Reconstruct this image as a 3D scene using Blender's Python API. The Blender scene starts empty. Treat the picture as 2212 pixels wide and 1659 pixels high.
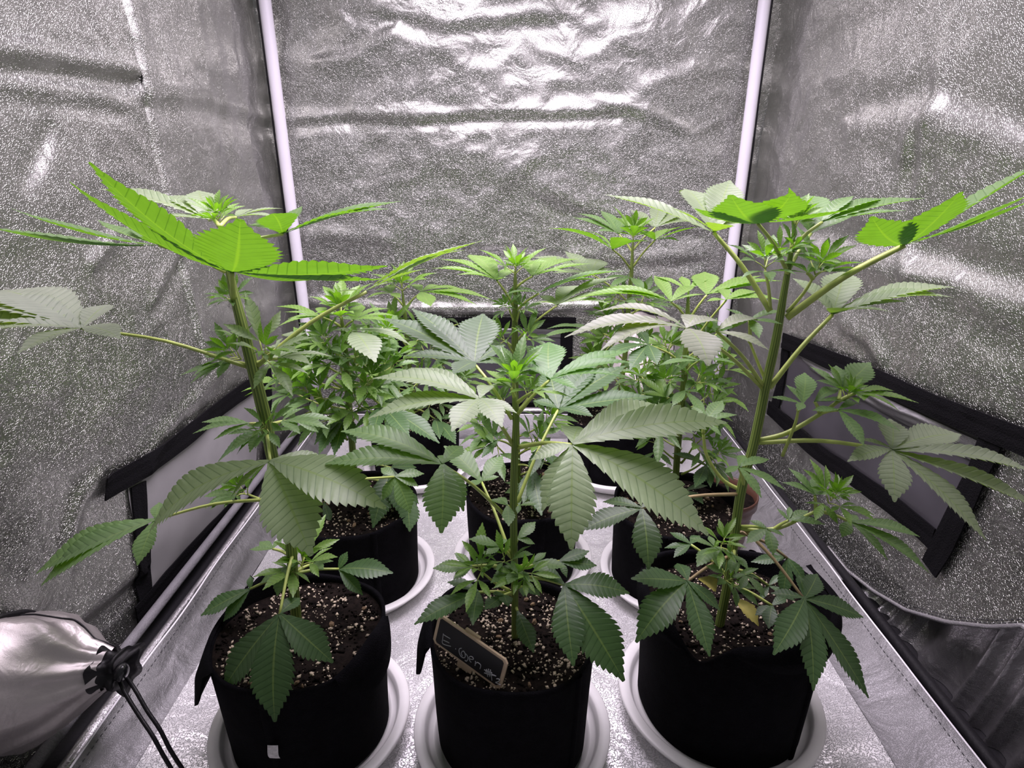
import bpy, bmesh, math, random
from math import sin, cos, tan, pi, radians, sqrt, atan2
from mathutils import Vector, Matrix, noise

random.seed(11)
S = bpy.context.scene
COL = S.collection

# ------------------------------------------------------------------ camera, light, exposure
PITCH, FPX, CW, CH, HC = radians(21.0), 1300.0, 2212.0, 1659.0, 0.74
cam_d = bpy.data.cameras.new('camera')
cam_d.sensor_width = 36.0
cam_d.lens = 36.0 * FPX / CW
cam_d.clip_start = 0.02
cam = bpy.data.objects.new('camera', cam_d)
COL.objects.link(cam)
cam.location = (0, 0, HC)
cam.rotation_euler = (pi / 2 - PITCH, 0, 0)
S.camera = cam

world = bpy.data.worlds.new('dim_room')
S.world = world
world.use_nodes = True
bg = world.node_tree.nodes['Background']
bg.inputs['Color'].default_value = (0.95, 0.93, 1.0, 1)
bg.inputs['Strength'].default_value = 0.15

def area_light(name, loc, sx, sy, watts, color, rot=(0, 0, 0), spread=pi):
    d = bpy.data.lights.new(name, 'AREA')
    d.shape = 'RECTANGLE'
    d.size, d.size_y = sx, sy
    d.energy = watts
    d.color = color
    d.spread = spread
    o = bpy.data.objects.new(name, d)
    COL.objects.link(o)
    o.location = loc
    o.rotation_euler = rot
    return o

area_light('grow_light', (0.02, 0.92, 1.40), 0.80, 0.80, 30.0, (1.0, 0.87, 1.03), spread=radians(155))

S.view_settings.view_transform = 'Standard'
S.view_settings.look = 'None'
S.view_settings.exposure = 0.0
S.view_settings.gamma = 1.0
S.cycles.glossy_bounces = 8
S.cycles.diffuse_bounces = 5
S.view_settings.use_curve_mapping = False

# ------------------------------------------------------------------ geometry of the view: a pixel of the photograph to a place in the tent
_f = Vector((0, cos(PITCH), -sin(PITCH)))
_u = Vector((0, sin(PITCH), cos(PITCH)))
_r = Vector((1, 0, 0))
EYE = Vector((0, 0, HC))

def ray(px, py):
    return _f + _r * ((px - CW / 2) / FPX) - _u * ((py - CH / 2) / FPX)

def at(px, py, Y):
    d = ray(px, py)
    return EYE + d * (Y / d.y)

def at_x(px, py, X):
    d = ray(px, py)
    return EYE + d * (X / d.x)

def at_z(px, py, Z):
    d = ray(px, py)
    return EYE + d * ((Z - HC) / d.z)

# ------------------------------------------------------------------ materials
def new_mat(name):
    m = bpy.data.materials.new(name)
    m.use_nodes = True
    nt = m.node_tree
    b = nt.nodes['Principled BSDF']
    return m, nt, b

def N(nt, kind, **kw):
    n = nt.nodes.new(kind)
    for k, v in kw.items():
        setattr(n, k, v)
    return n

def plain(name, col, rough=0.6, metal=0.0, spec=0.5, bump=0.0, bscale=300.0, vary=0.0, vscale=20.0):
    m, nt, b = new_mat(name)
    b.inputs['Base Color'].default_value = (*col, 1)
    b.inputs['Roughness'].default_value = rough
    b.inputs['Metallic'].default_value = metal
    b.inputs['Specular IOR Level'].default_value = spec
    tc = N(nt, 'ShaderNodeTexCoord')
    if bump > 0:
        t = N(nt, 'ShaderNodeTexNoise')
        t.inputs['Scale'].default_value = bscale
        t.inputs['Detail'].default_value = 3
        nt.links.new(tc.outputs['Object'], t.inputs['Vector'])
        bp = N(nt, 'ShaderNodeBump')
        bp.inputs['Strength'].default_value = bump
        bp.inputs['Distance'].default_value = 0.002
        nt.links.new(t.outputs['Fac'], bp.inputs['Height'])
        nt.links.new(bp.outputs['Normal'], b.inputs['Normal'])
    if vary > 0:
        t = N(nt, 'ShaderNodeTexNoise')
        t.inputs['Scale'].default_value = vscale
        t.inputs['Detail'].default_value = 5
        nt.links.new(tc.outputs['Object'], t.inputs['Vector'])
        cr = N(nt, 'ShaderNodeValToRGB')
        cr.color_ramp.elements[0].position = 0.3
        cr.color_ramp.elements[1].position = 0.7
        cr.color_ramp.elements[0].color = (*[c * (1 - vary) for c in col], 1)
        cr.color_ramp.elements[1].color = (*[min(1, c * (1 + vary)) for c in col], 1)
        nt.links.new(t.outputs['Fac'], cr.inputs['Fac'])
        nt.links.new(cr.outputs['Color'], b.inputs['Base Color'])
    return m

def foil(name, col, rough, cell, strength, metal=0.9, dist=0.0012, ridge=0.075):
    """embossed reflective film: metal with a fine hammered relief"""
    m, nt, b = new_mat(name)
    b.inputs['Base Color'].default_value = (*col, 1)
    b.inputs['Metallic'].default_value = metal
    b.inputs['Roughness'].default_value = rough
    tc = N(nt, 'ShaderNodeTexCoord')
    n2 = N(nt, 'ShaderNodeTexNoise')
    n2.inputs['Scale'].default_value = cell
    n2.inputs['Detail'].default_value = 0.6
    nt.links.new(tc.outputs['Object'], n2.inputs['Vector'])
    sb_ = N(nt, 'ShaderNodeMath', operation='SUBTRACT'); sb_.inputs[1].default_value = 0.5
    nt.links.new(n2.outputs['Fac'], sb_.inputs[0])
    ab = N(nt, 'ShaderNodeMath', operation='ABSOLUTE')
    nt.links.new(sb_.outputs[0], ab.inputs[0])
    add = N(nt, 'ShaderNodeMapRange', interpolation_type='SMOOTHSTEP')      # flat ground, narrow curled ridges
    add.inputs[1].default_value = 0.0; add.inputs[2].default_value = ridge
    add.inputs[3].default_value = 1.0; add.inputs[4].default_value = 0.0
    nt.links.new(ab.outputs[0], add.inputs[0])
    bp = N(nt, 'ShaderNodeBump')
    bp.inputs['Strength'].default_value = strength
    bp.inputs['Distance'].default_value = dist
    nt.links.new(add.outputs[0], bp.inputs['Height'])
    # soft creases, a few centimetres long
    n3 = N(nt, 'ShaderNodeTexNoise')
    n3.inputs['Scale'].default_value = 14.0
    n3.inputs['Detail'].default_value = 4
    n3.inputs['Distortion'].default_value = 0.8
    nt.links.new(tc.outputs['Object'], n3.inputs['Vector'])
    bp2 = N(nt, 'ShaderNodeBump')
    bp2.inputs['Strength'].default_value = 0.85
    bp2.inputs['Distance'].default_value = 0.006
    nt.links.new(n3.outputs['Fac'], bp2.inputs['Height'])
    nt.links.new(bp2.outputs['Normal'], bp.inputs['Normal'])
    nt.links.new(bp.outputs['Normal'], b.inputs['Normal'])
    return m

def leaf_material():
    m, nt, b = new_mat('leaf_blade')
    L = nt.links
    oi = N(nt, 'ShaderNodeObjectInfo')
    uv = N(nt, 'ShaderNodeUVMap')
    sep = N(nt, 'ShaderNodeSeparateXYZ')
    L.new(uv.outputs['UV'], sep.inputs[0])
    fr = N(nt, 'ShaderNodeMath', operation='FRACT')
    L.new(sep.outputs[0], fr.inputs[0])
    pp = N(nt, 'ShaderNodeMath', operation='PINGPONG')       # 0 at a side vein, .5 between two
    L.new(fr.outputs[0], pp.inputs[0]); pp.inputs[1].default_value = 0.5
    vein = N(nt, 'ShaderNodeMapRange'); vein.inputs[1].default_value = 0.0; vein.inputs[2].default_value = 0.09
    vein.inputs[3].default_value = 1.0; vein.inputs[4].default_value = 0.0
    L.new(pp.outputs[0], vein.inputs[0])
    mid = N(nt, 'ShaderNodeMapRange'); mid.inputs[1].default_value = 0.02; mid.inputs[2].default_value = 0.065
    mid.inputs[3].default_value = 1.0; mid.inputs[4].default_value = 0.0
    L.new(sep.outputs[1], mid.inputs[0])
    tc = N(nt, 'ShaderNodeTexCoord')
    nz = N(nt, 'ShaderNodeTexNoise'); nz.inputs['Scale'].default_value = 5.0; nz.inputs['Detail'].default_value = 4
    L.new(tc.outputs['Object'], nz.inputs['Vector'])
    mr = N(nt, 'ShaderNodeMapRange'); mr.inputs[3].default_value = 0.82; mr.inputs[4].default_value = 1.18
    L.new(nz.outputs['Fac'], mr.inputs[0])
    blade = N(nt, 'ShaderNodeMix', data_type='RGBA', blend_type='MULTIPLY'); blade.inputs[0].default_value = 1.0
    L.new(oi.outputs['Color'], blade.inputs[6])
    comb = N(nt, 'ShaderNodeCombineColor')
    for i in range(3): L.new(mr.outputs[0], comb.inputs[i])
    L.new(comb.outputs[0], blade.inputs[7])
    dk = N(nt, 'ShaderNodeMix', data_type='RGBA', blend_type='MULTIPLY')
    fac = N(nt, 'ShaderNodeMath', operation='MULTIPLY'); fac.inputs[1].default_value = 0.80
    L.new(vein.outputs[0], fac.inputs[0]); L.new(fac.outputs[0], dk.inputs[0])
    L.new(blade.outputs[2], dk.inputs[6]); dk.inputs[7].default_value = (0.36, 0.48, 0.34, 1)
    mm = N(nt, 'ShaderNodeMix', data_type='RGBA', blend_type='MIX')
    f2 = N(nt, 'ShaderNodeMath', operation='MULTIPLY'); f2.inputs[1].default_value = 0.6
    L.new(mid.outputs[0], f2.inputs[0]); L.new(f2.outputs[0], mm.inputs[0])
    L.new(dk.outputs[2], mm.inputs[6]); mm.inputs[7].default_value = (0.26, 0.36, 0.11, 1)
    L.new(mm.outputs[2], b.inputs['Base Color'])
    b.inputs['Roughness'].default_value = 0.42
    b.inputs['Specular IOR Level'].default_value = 0.55
    bp = N(nt, 'ShaderNodeBump'); bp.inputs['Strength'].default_value = 0.16; bp.inputs['Distance'].default_value = 0.001
    L.new(pp.outputs[0], bp.inputs['Height']); L.new(bp.outputs['Normal'], b.inputs['Normal'])
    tr = N(nt, 'ShaderNodeBsdfTranslucent')
    tcol = N(nt, 'ShaderNodeMix', data_type='RGBA', blend_type='MULTIPLY'); tcol.inputs[0].default_value = 1.0
    L.new(mm.outputs[2], tcol.inputs[6]); tcol.inputs[7].default_value = (0.85, 1.25, 0.08, 1)
    L.new(tcol.outputs[2], tr.inputs['Color'])
    mx = N(nt, 'ShaderNodeMixShader'); mx.inputs[0].default_value = 0.42
    L.new(b.outputs[0], mx.inputs[1]); L.new(tr.outputs[0], mx.inputs[2])
    L.new(mx.outputs[0], nt.nodes['Material Output'].inputs['Surface'])
    return m

def stem_material(name, c1, c2):
    m, nt, b = new_mat(name)
    L = nt.links
    uv = N(nt, 'ShaderNodeUVMap')
    sep = N(nt, 'ShaderNodeSeparateXYZ'); L.new(uv.outputs['UV'], sep.inputs[0])
    w = N(nt, 'ShaderNodeMath', operation='MULTIPLY'); w.inputs[1].default_value = 6.0
    L.new(sep.outputs[1], w.inputs[0])
    fr = N(nt, 'ShaderNodeMath', operation='FRACT'); L.new(w.outputs[0], fr.inputs[0])
    pp = N(nt, 'ShaderNodeMath', operation='PINGPONG'); pp.inputs[1].default_value = 0.5; L.new(fr.outputs[0], pp.inputs[0])
    mr = N(nt, 'ShaderNodeMapRange'); mr.inputs[1].default_value = 0.08; mr.inputs[2].default_value = 0.3; L.new(pp.outputs[0], mr.inputs[0])
    mx = N(nt, 'ShaderNodeMix', data_type='RGBA'); L.new(mr.outputs[0], mx.inputs[0])
    mx.inputs[6].default_value = (*c1, 1); mx.inputs[7].default_value = (*c2, 1)
    L.new(mx.outputs[2], b.inputs['Base Color'])
    b.inputs['Roughness'].default_value = 0.5
    return m

M_LEAF = leaf_material()
M_STEM = stem_material('green_ridged_stem', (0.26, 0.33, 0.075), (0.10, 0.155, 0.03))
M_PET = plain('petiole_yellow_green', (0.42, 0.50, 0.13), 0.42, vary=0.15, vscale=60)
M_PETR = plain('petiole_tan', (0.34, 0.25, 0.13), 0.5, vary=0.15, vscale=60)
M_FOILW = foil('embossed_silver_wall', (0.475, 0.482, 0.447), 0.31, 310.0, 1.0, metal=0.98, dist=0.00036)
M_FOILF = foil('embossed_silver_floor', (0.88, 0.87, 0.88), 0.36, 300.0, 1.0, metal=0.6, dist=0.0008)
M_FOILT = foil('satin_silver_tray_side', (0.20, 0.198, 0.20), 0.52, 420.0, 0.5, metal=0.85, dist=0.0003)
M_SKIRT = foil('dull_silver_skirt', (0.42, 0.41, 0.42), 0.30, 520.0, 0.3, metal=0.9)
M_SLEEVE = foil('satin_grey_sleeve', (0.42, 0.39, 0.38), 0.38, 500.0, 0.08, metal=0.6)
M_WEB = plain('black_webbing', (0.0035, 0.0033, 0.0042), 0.85, spec=0.12, bump=0.8, bscale=420)
M_BLACK = plain('black_nylon', (0.006, 0.0055, 0.007), 0.45, spec=0.3, bump=0.3, bscale=160)
M_FELT = plain('black_felt', (0.0042, 0.0040, 0.0052), 0.95, spec=0.06, bump=0.9, bscale=700, vary=0.3, vscale=60)
M_SOIL = plain('dark_potting_soil', (0.0075, 0.005, 0.004), 0.95, spec=0.12, bump=1.0, bscale=260, vary=0.7, vscale=130)
M_PERL = plain('perlite', (0.44, 0.37, 0.28), 0.9, spec=0.2, bump=0.6, bscale=500, vary=0.45, vscale=40)
M_BARK = plain('tan_bark_bit', (0.26, 0.18, 0.11), 0.9, spec=0.2, bump=0.6, bscale=400, vary=0.3, vscale=60)
M_SAUCER = plain('white_plastic_saucer', (0.80, 0.79, 0.78), 0.40, vary=0.05, vscale=18)
M_POLE = plain('white_enamel_pole', (0.78, 0.76, 0.82), 0.35, vary=0.04, vscale=9)
M_GREYPOLE = plain('grey_sleeve_fabric', (0.17, 0.165, 0.175), 0.6, bump=0.6, bscale=300, vary=0.15, vscale=30)
M_DARK = plain('dark_floor_fabric', (0.010, 0.0095, 0.011), 0.6, spec=0.2, bump=0.5, bscale=120)
M_MESHL = plain('pale_vent_mesh', (0.25, 0.245, 0.245), 0.55, vary=0.12, vscale=9)
M_MESHD = plain('dark_vent_mesh', (0.055, 0.052, 0.06), 0.45, vary=0.2, vscale=9)
M_PIPING = plain('bright_piping', (0.85, 0.83, 0.86), 0.35)
M_WOOD = plain('pale_wood', (0.62, 0.47, 0.33), 0.6, vary=0.15, vscale=50)
M_BOARD = plain('chalkboard_black', (0.012, 0.011, 0.013), 0.55)
M_CHALK = plain('chalk_grey', (0.42, 0.42, 0.45), 0.9)
M_BROWN = plain('brown_plastic', (0.10, 0.045, 0.03), 0.35)
M_TAG = plain('white_care_tag', (0.60, 0.58, 0.58), 0.6, vary=0.25, vscale=220)
M_GOLD = plain('yellowed_leaf', (0.45, 0.40, 0.10), 0.6, vary=0.25, vscale=60)

# ------------------------------------------------------------------ helpers
def link(o, parent=None):
    COL.objects.link(o)
    if parent is not None:
        o.parent = parent
    return o

def origin_of(parent):
    v = Vector((0, 0, 0))
    p = parent
    while p is not None:
        v += Vector(p.location)
        p = p.parent
    return v

def mesh_ob(name, verts, faces, mat, parent=None, smooth=True, uvs=None, origin=None):
    """verts in world coordinates; origin = where the object's own origin sits (world)"""
    base = origin_of(parent)
    o0 = Vector(origin) if origin is not None else base
    me = bpy.data.meshes.new(name)
    me.from_pydata([tuple(Vector(v) - o0) for v in verts], [], faces)
    for m in (mat if isinstance(mat, (list, tuple)) else [mat]):
        me.materials.append(m)
    if smooth:
        me.polygons.foreach_set('use_smooth', [True] * len(me.polygons))
    if uvs is not None:
        ul = me.uv_layers.new(name='UVMap')
        for lp in me.loops:
            ul.data[lp.index].uv = uvs[lp.vertex_index]
    me.update()
    o = bpy.data.objects.new(name, me)
    o.location = o0 - base
    return link(o, parent)

def empty(name, loc, label, cat, group=None):
    o = bpy.data.objects.new(name, None)
    o.empty_display_size = 0.05
    o.location = loc
    COL.objects.link(o)
    tag(o, label, cat, group)
    return o

def tag(o, label=None, cat=None, group=None, kind=None):
    if label: o['label'] = label
    if cat: o['category'] = cat
    if group: o['group'] = group
    if kind: o['kind'] = kind
    return o

def frame_of(t):
    t = t.normalized()
    a = Vector((0, 0, 1)) if abs(t.z) < 0.9 else Vector((0, 1, 0))
    n = t.cross(a).normalized()
    return n, t.cross(n).normalized()

def spline(pts, n):
    """Catmull-Rom through pts"""
    P = [Vector(p) for p in pts]
    if len(P) == 2:
        return [P[0].lerp(P[1], i / n) for i in range(n + 1)]
    Q = [P[0] * 2 - P[1]] + P + [P[-1] * 2 - P[-2]]
    out = []
    segs = len(P) - 1
    for i in range(n + 1):
        s = i / n * segs
        k = min(int(s), segs - 1)
        t = s - k
        a, b, c, d = Q[k:k + 4]
        out.append(0.5 * (2 * b + (c - a) * t + (2 * a - 5 * b + 4 * c - d) * t * t + (3 * b - a - 3 * c + d) * t ** 3))
    return out

def tube_geo(pts, radii, nseg=8):
    V, F, UV = [], [], []
    n = len(pts)
    prev = None
    for i, p in enumerate(pts):
        t = (pts[min(i + 1, n - 1)] - pts[max(i - 1, 0)])
        if prev is None:
            a, b = frame_of(t)
        else:
            a = (prev - t.normalized() * prev.dot(t.normalized())).normalized()
            b = t.normalized().cross(a)
        prev = a
        r = radii[i] if isinstance(radii, (list, tuple)) else radii
        for k in range(nseg):
            th = 2 * pi * k / nseg
            V.append(p + a * (r * cos(th)) + b * (r * sin(th)))
            UV.append((i / n, 1 - abs(2 * k / nseg - 1)))
    for i in range(n - 1):
        for k in range(nseg):
            k2 = (k + 1) % nseg
            F.append((i * nseg + k, i * nseg + k2, (i + 1) * nseg + k2, (i + 1) * nseg + k))
    F.append(tuple(range(nseg - 1, -1, -1)))
    F.append(tuple((n - 1) * nseg + k for k in range(nseg)))
    return V, F, UV

def tube(name, pts, radii, mat, parent=None, nseg=8, res=None, origin=None):
    P = spline(pts, res or max(2, len(pts) * 4))
    if isinstance(radii, (list, tuple)):
        R = []
        for i in range(len(P)):
            s = i / (len(P) - 1) * (len(radii) - 1)
            k = min(int(s), len(radii) - 2)
            R.append(radii[k] + (radii[k + 1] - radii[k]) * (s - k))
    else:
        R = radii
    V, F, UV = tube_geo(P, R, nseg)
    return mesh_ob(name, V, F, mat, parent, True, UV, origin)

def grid_faces(nu, nv, close_u=False, off=0):
    F = []
    for i in range(nu if close_u else nu - 1):
        i2 = (i + 1) % nu
        for j in range(nv - 1):
            F.append((off + i * nv + j, off + i2 * nv + j, off + i2 * nv + j + 1, off + i * nv + j + 1))
    return F

def lathe(name, prof, cx, cy, mat, parent=None, n=64, rfun=None):
    V = []
    for k in range(n):
        th = 2 * pi * k / n
        for (r, z) in prof:
            V.append((cx + r * cos(th), cy + r * sin(th), z))
    return mesh_ob(name, V, grid_faces(n, len(prof), True), mat, parent)

# ------------------------------------------------------------------ the tent
XL, XR, YB, YF, ZT = -0.625, 0.655, 1.70, 0.22, 1.72

def seg_dist(p, a, b):
    ab = (b[0] - a[0], b[1] - a[1])
    L2 = ab[0] ** 2 + ab[1] ** 2 + 1e-12
    t = max(0, min(1, ((p[0] - a[0]) * ab[0] + (p[1] - a[1]) * ab[1]) / L2))
    dx, dy = p[0] - a[0] - t * ab[0], p[1] - a[1] - t * ab[1]
    side = 1 if ab[0] * (p[1] - a[1]) - ab[1] * (p[0] - a[0]) > 0 else -1
    return sqrt(dx * dx + dy * dy) * side

class Sheet:
    """the slack of one fabric wall: soft noise plus single folds"""
    def __init__(self, seed, folds, amp=0.010):
        self.s, self.folds, self.amp = seed, folds, amp
    def __call__(self, u, v):
        d = self.amp * noise.noise(Vector((u * 2.6, v * 3.4, self.s)))
        d += self.amp * 0.55 * noise.noise(Vector((u * 6.0 + 3, v * 8.5, self.s + 5)))
        n3 = noise.noise(Vector((u * 13.0, v * 17.0, self.s + 9)))
        d += self.amp * 0.22 * (1 - abs(n3) * 2)
        for (pts, w, a, kind) in self.folds:
            best = 9
            for i in range(len(pts) - 1):
                q = seg_dist((u, v), pts[i], pts[i + 1])
                if abs(q) < abs(best): best = q
            if abs(best) < 4 * w:
                e = best / w
                d += a * (math.exp(-e * e) if kind == 'r' else e * 1.6 * math.exp(-e * e))
        return d

def bw(*px):                                      # pixels on the back wall -> (x, z)
    o = []
    for (x, y) in px:
        p = at(x, y, YB); o.append((p.x, p.z))
    return o

def lw(*px):
    o = []
    for (x, y) in px:
        p = at_x(x, y, XL); o.append((p.y, p.z))
    return o

def rw(*px):
    o = []
    for (x, y) in px:
        p = at_x(x, y, XR); o.append((p.y, p.z))
    return o

back_slack = Sheet(1.3, [
    (bw((620, 268), (760, 255), (900, 262), (1060, 248), (1200, 250), (1330, 244)), 0.016, 0.0065, 's'),
    (bw((1290, 212), (1400, 240), (1500, 290), (1565, 258)), 0.010, 0.004, 'r'),
    (bw((1020, 460), (1080, 400), (1150, 340)), 0.022, 0.004, 'r'),
    (bw((660, 510), (760, 505), (850, 520)), 0.02, 0.006, 'r'),
    (bw((1030, 540), (1150, 545), (1300, 570), (1500, 560)), 0.020, 0.006, 's'),
    (bw((670, 650), (850, 665), (1050, 668), (1300, 660)), 0.014, 0.012, 'r'),
    (bw((840, 60), (760, 110), (700, 120)), 0.020, 0.005, 's'),
    (bw((820, 30), (960, 60), (1200, 40)), 0.022, 0.004, 's'),
    (bw((1180, 430), (1320, 480), (1480, 500)), 0.03, 0.006, 's'),
    (bw((1400, 180), (1500, 150), (1600, 150)), 0.02, 0.004, 'r')], 0.013)
left_slack = Sheet(7.7, [
    (lw((-60, 125), (120, 140), (285, 165)), 0.016, 0.012, 's'),
    (lw((-40, 190), (100, 205), (260, 230)), 0.016, 0.006, 's'),
    (lw((330, 215), (450, 225), (590, 270)), 0.022, 0.007, 's'),
    (lw((60, 390), (115, 280)), 0.012, -0.006, 'r'),
    (lw((190, 570), (240, 510)), 0.010, 0.009, 'r'),
    (lw((335, 640), (380, 560), (390, 500)), 0.02, 0.009, 's'),
    (lw((470, 800), (330, 950), (300, 1010)), 0.014, 0.006, 'r'),
    (lw((140, 1180), (170, 1080), (205, 1030)), 0.012, 0.007, 'r'),
    (lw((180, 1350), (240, 1300), (290, 1250)), 0.02, 0.008, 's'),
    (lw((640, 560), (655, 700)), 0.012, 0.006, 'r')], 0.011)
right_slack = Sheet(4.1, [
    (rw((1700, 505), (1850, 540), (1960, 560), (2040, 590), (2230, 640)), 0.030, 0.012, 's'),
    (rw((1950, 540), (1965, 590), (2060, 600)), 0.016, 0.008, 'r'),
    (rw((2035, 140), (2035, 215), (1990, 260), (1960, 330)), 0.022, 0.009, 'r'),
    (rw((1850, 250), (2040, 230), (2230, 300)), 0.03, 0.008, 's'),
    (rw((1970, 400), (2010, 250)), 0.02, 0.006, 's'),
    (rw((1830, 700), (1880, 730), (1900, 770)), 0.02, 0.008, 'r')], 0.011)

def back_y(x, z): return YB - back_slack(x, z)
def left_x(y, z): return XL + left_slack(y, z)

HEM = [(-0.3, 0.21), (0.3, 0.205), (0.59, 0.19), (0.63, 0.151), (0.693, 0.101), (0.773, 0.052), (0.854, 0.021), (0.938, 0), (1.007, 0), (1.04, 0.0), (2.0, 0.0)]
def hem_z(y):
    for (a, b) in zip(HEM, HEM[1:]):
        if a[0] <= y <= b[0]:
            t = (y - a[0]) / (b[0] - a[0])
            return a[1] + (b[1] - a[1]) * t
    return 0.0
def right_x(y, z):
    h = hem_z(y)
    k = max(0.0, 1 - (z - h) / 0.16)
    x = XR - right_slack(y, z) * (1 - 0.85 * k)
    x -= 0.022 * k * k                                    # the panel stands off towards its hem
    if h > 0.02:
        x -= 0.0015 * k * sin(y * 95 + 2 * sin(y * 21)) * (1 - k)
    return x

def sheet(name, nu, nv, fun, mat, parent=None, flip=False):
    V = [fun(i / (nu - 1), j / (nv - 1)) for i in range(nu) for j in range(nv)]
    F = grid_faces(nu, nv)
    if flip: F = [f[::-1] for f in F]
    return mesh_ob(name, V, F, mat, parent)

def lerp(a, b, t): return a + (b - a) * t

o = sheet('wall_back', 190, 200, lambda s, t: Vector((lerp(XL - .02, XR + .02, s), back_y(lerp(XL - .02, XR + .02, s), lerp(0, ZT, t)), lerp(0, ZT, t))), M_FOILW)
tag(o, 'silver embossed back wall of the tent with sagging folds', kind='structure')
WL = sheet('wall_left', 210, 200, lambda s, t: Vector((left_x(lerp(YF, YB, s), lerp(0, ZT, t)), lerp(YF, YB, s), lerp(0, ZT, t))), M_FOILW)
tag(WL, 'silver embossed tent wall on the left with a wide vertical overlap', kind='structure')
def rfun(s, t):
    y = lerp(YF, YB, s); h = hem_z(y); z = h + (ZT - h) * (t ** 1.25)
    return Vector((right_x(y, z), y, z))
WR = sheet('wall_right', 210, 210, rfun, M_FOILW)
tag(WR, 'silver embossed tent wall on the right ending in a curved hem', kind='structure')
def hem_pts(dz, off):
    return [Vector((right_x(y, hem_z(y) + dz) - off, y, hem_z(y) + dz)) for y in [0.24 + 0.01 * i for i in range(78)]]
M_HEM = plain('hem_binding_silver', (0.40, 0.39, 0.40), 0.4, metal=0.6, bump=0.5, bscale=300)
M_THREAD = plain('dark_thread', (0.04, 0.04, 0.045), 0.8)
tube('hem_binding', hem_pts(0.002, 0.0), 0.0035, M_HEM, WR, 6, 90)
def stitches(name, pts, parent, r=0.0006, step=2):
    V, F = [], []
    for i in range(0, len(pts) - 1, step):
        v, f, _ = tube_geo([pts[i], pts[i].lerp(pts[i + 1], 0.9)], r, 4)
        F += [tuple(a + len(V) for a in q) for q in f]; V += v
    o = mesh_ob(name, V, F, M_THREAD, parent, False)
    o['kind'] = 'stuff'
    return o
for dz in (0.008, 0.013):
    stitches('stitching', spline(hem_pts(dz, 0.001), 240), WR)
# the overlap seam down the left wall
YS = 1.13
def overlap(s, t):
    y = lerp(YS, YS + 0.42, s); z = lerp(0.34, ZT, t)
    edge = 0.006 * math.exp(-(s / 0.12)) + 0.004 * noise.noise(Vector((s * 9, z * 2, 3)))
    return Vector((left_x(y, z) + 0.003 + edge * (1 if s > 0 else 0) - (0.003 if s == 0 else 0), y, z))
sheet('overlap_panel', 50, 110, overlap, foil('embossed_silver_overlap', (0.475, 0.482, 0.447), 0.33, 310.0, 1.0, 0.96, 0.00033), WL)

# skirt below the right hem: gathered into folds
def skirt(s, t):
    y = lerp(YF, 1.35, s); z = lerp(-0.003, hem_z(y) + 0.025, t)
    q = 0.5 + 0.5 * sin(y * 135 + 2.6 * sin(y * 31) + z * (14 - 70 * (y - .6)))
    fold = q ** 2.2
    x = XR + 0.014 - 0.015 * fold - 0.022 * (1 - t) ** 2 + 0.004 * noise.noise(Vector((y * 20, z * 8, 2)))
    return Vector((x, y, z))
o = sheet('trim_1', 420, 30, skirt, M_SKIRT)
tag(o, 'dark gathered silver skirt below the curved hem', kind='structure')

o = sheet('floor', 2, 2, lambda s, t: Vector((lerp(XL - .06, XR + .08, s), lerp(YF, YB, t), -0.004)), M_DARK)
tag(o, 'dark tent floor showing as a gap beside the tray', kind='structure')
o = sheet('ceiling', 30, 30, lambda s, t: Vector((lerp(XL, XR, s), lerp(YF, YB, t), ZT + 0.01 * sin(9 * s) * sin(7 * t))), M_FOILW)
tag(o, 'silver tent ceiling above the grow lamp', kind='structure')

# ------------------------------------------------------------------ floor tray
TX0, TX1, TY0, TY1 = -0.485, 0.495, YF + .02, 1.50
tray = empty('floor_tray', (0, 0.9, 0), 'bright silver waterproof tray with sloping sides lying on the tent floor', 'tray')
def tray_base(s, t):
    x, y = lerp(TX0, TX1, s), lerp(TY0, TY1, t)
    return Vector((x, y, 0.0015 + 0.0016 * max(0, noise.noise(Vector((x * 9, y * 9, 4)))) + 0.0010 * noise.noise(Vector((x * 22, y * 26, 1)))))
sheet('tray_base', 130, 150, tray_base, M_FOILF, tray)
LX, RX, LZ, TYB = -0.538, 0.575, 0.040, 1.575
def side_l(s, t):
    y = lerp(TY0, TY1 + 0.06 * t, s); tt = t
    return Vector((lerp(TX0, LX, tt) + 0.004 * noise.noise(Vector((y * 7, tt * 3, 8))), y, 0.002 + LZ * tt ** 1.3 + 0.004 * tt * (1 - tt) * noise.noise(Vector((y * 12, tt * 5, 2)))))
def side_r(s, t):
    y = lerp(TY0, TY1 + 0.06 * t, s)
    return Vector((lerp(TX1, RX, t) + 0.004 * noise.noise(Vector((y * 7, t * 3, 18))), y, 0.002 + LZ * t ** 1.3 + 0.004 * t * (1 - t) * noise.noise(Vector((y * 12, t * 5, 22)))))
def side_b(s, t):
    x = lerp(lerp(TX0, LX, t), lerp(TX1, RX, t), s)
    return Vector((x, lerp(TY1, TYB, t), 0.002 + LZ * t ** 1.3 + 0.004 * noise.noise(Vector((x * 9, t * 2, 2))) * t * (1 - t)))
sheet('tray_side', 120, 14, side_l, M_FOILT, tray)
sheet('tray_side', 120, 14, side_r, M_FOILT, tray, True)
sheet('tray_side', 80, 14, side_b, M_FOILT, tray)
rim = [side_l(i / 20, 1.0) for i in range(21)] + [side_b(i / 16, 1.0) for i in range(1, 16)] + [side_r(1 - i / 20, 1.0) for i in range(21)]
tube('tray_piping', rim, 0.0014, M_PIPING, tray, 6, 220)
for fn in (side_l, side_r):
    stitches('stitching', [fn(i / 300, 0.86) + Vector((0, 0, .0012)) for i in range(301)], tray, 0.0006)

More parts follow.
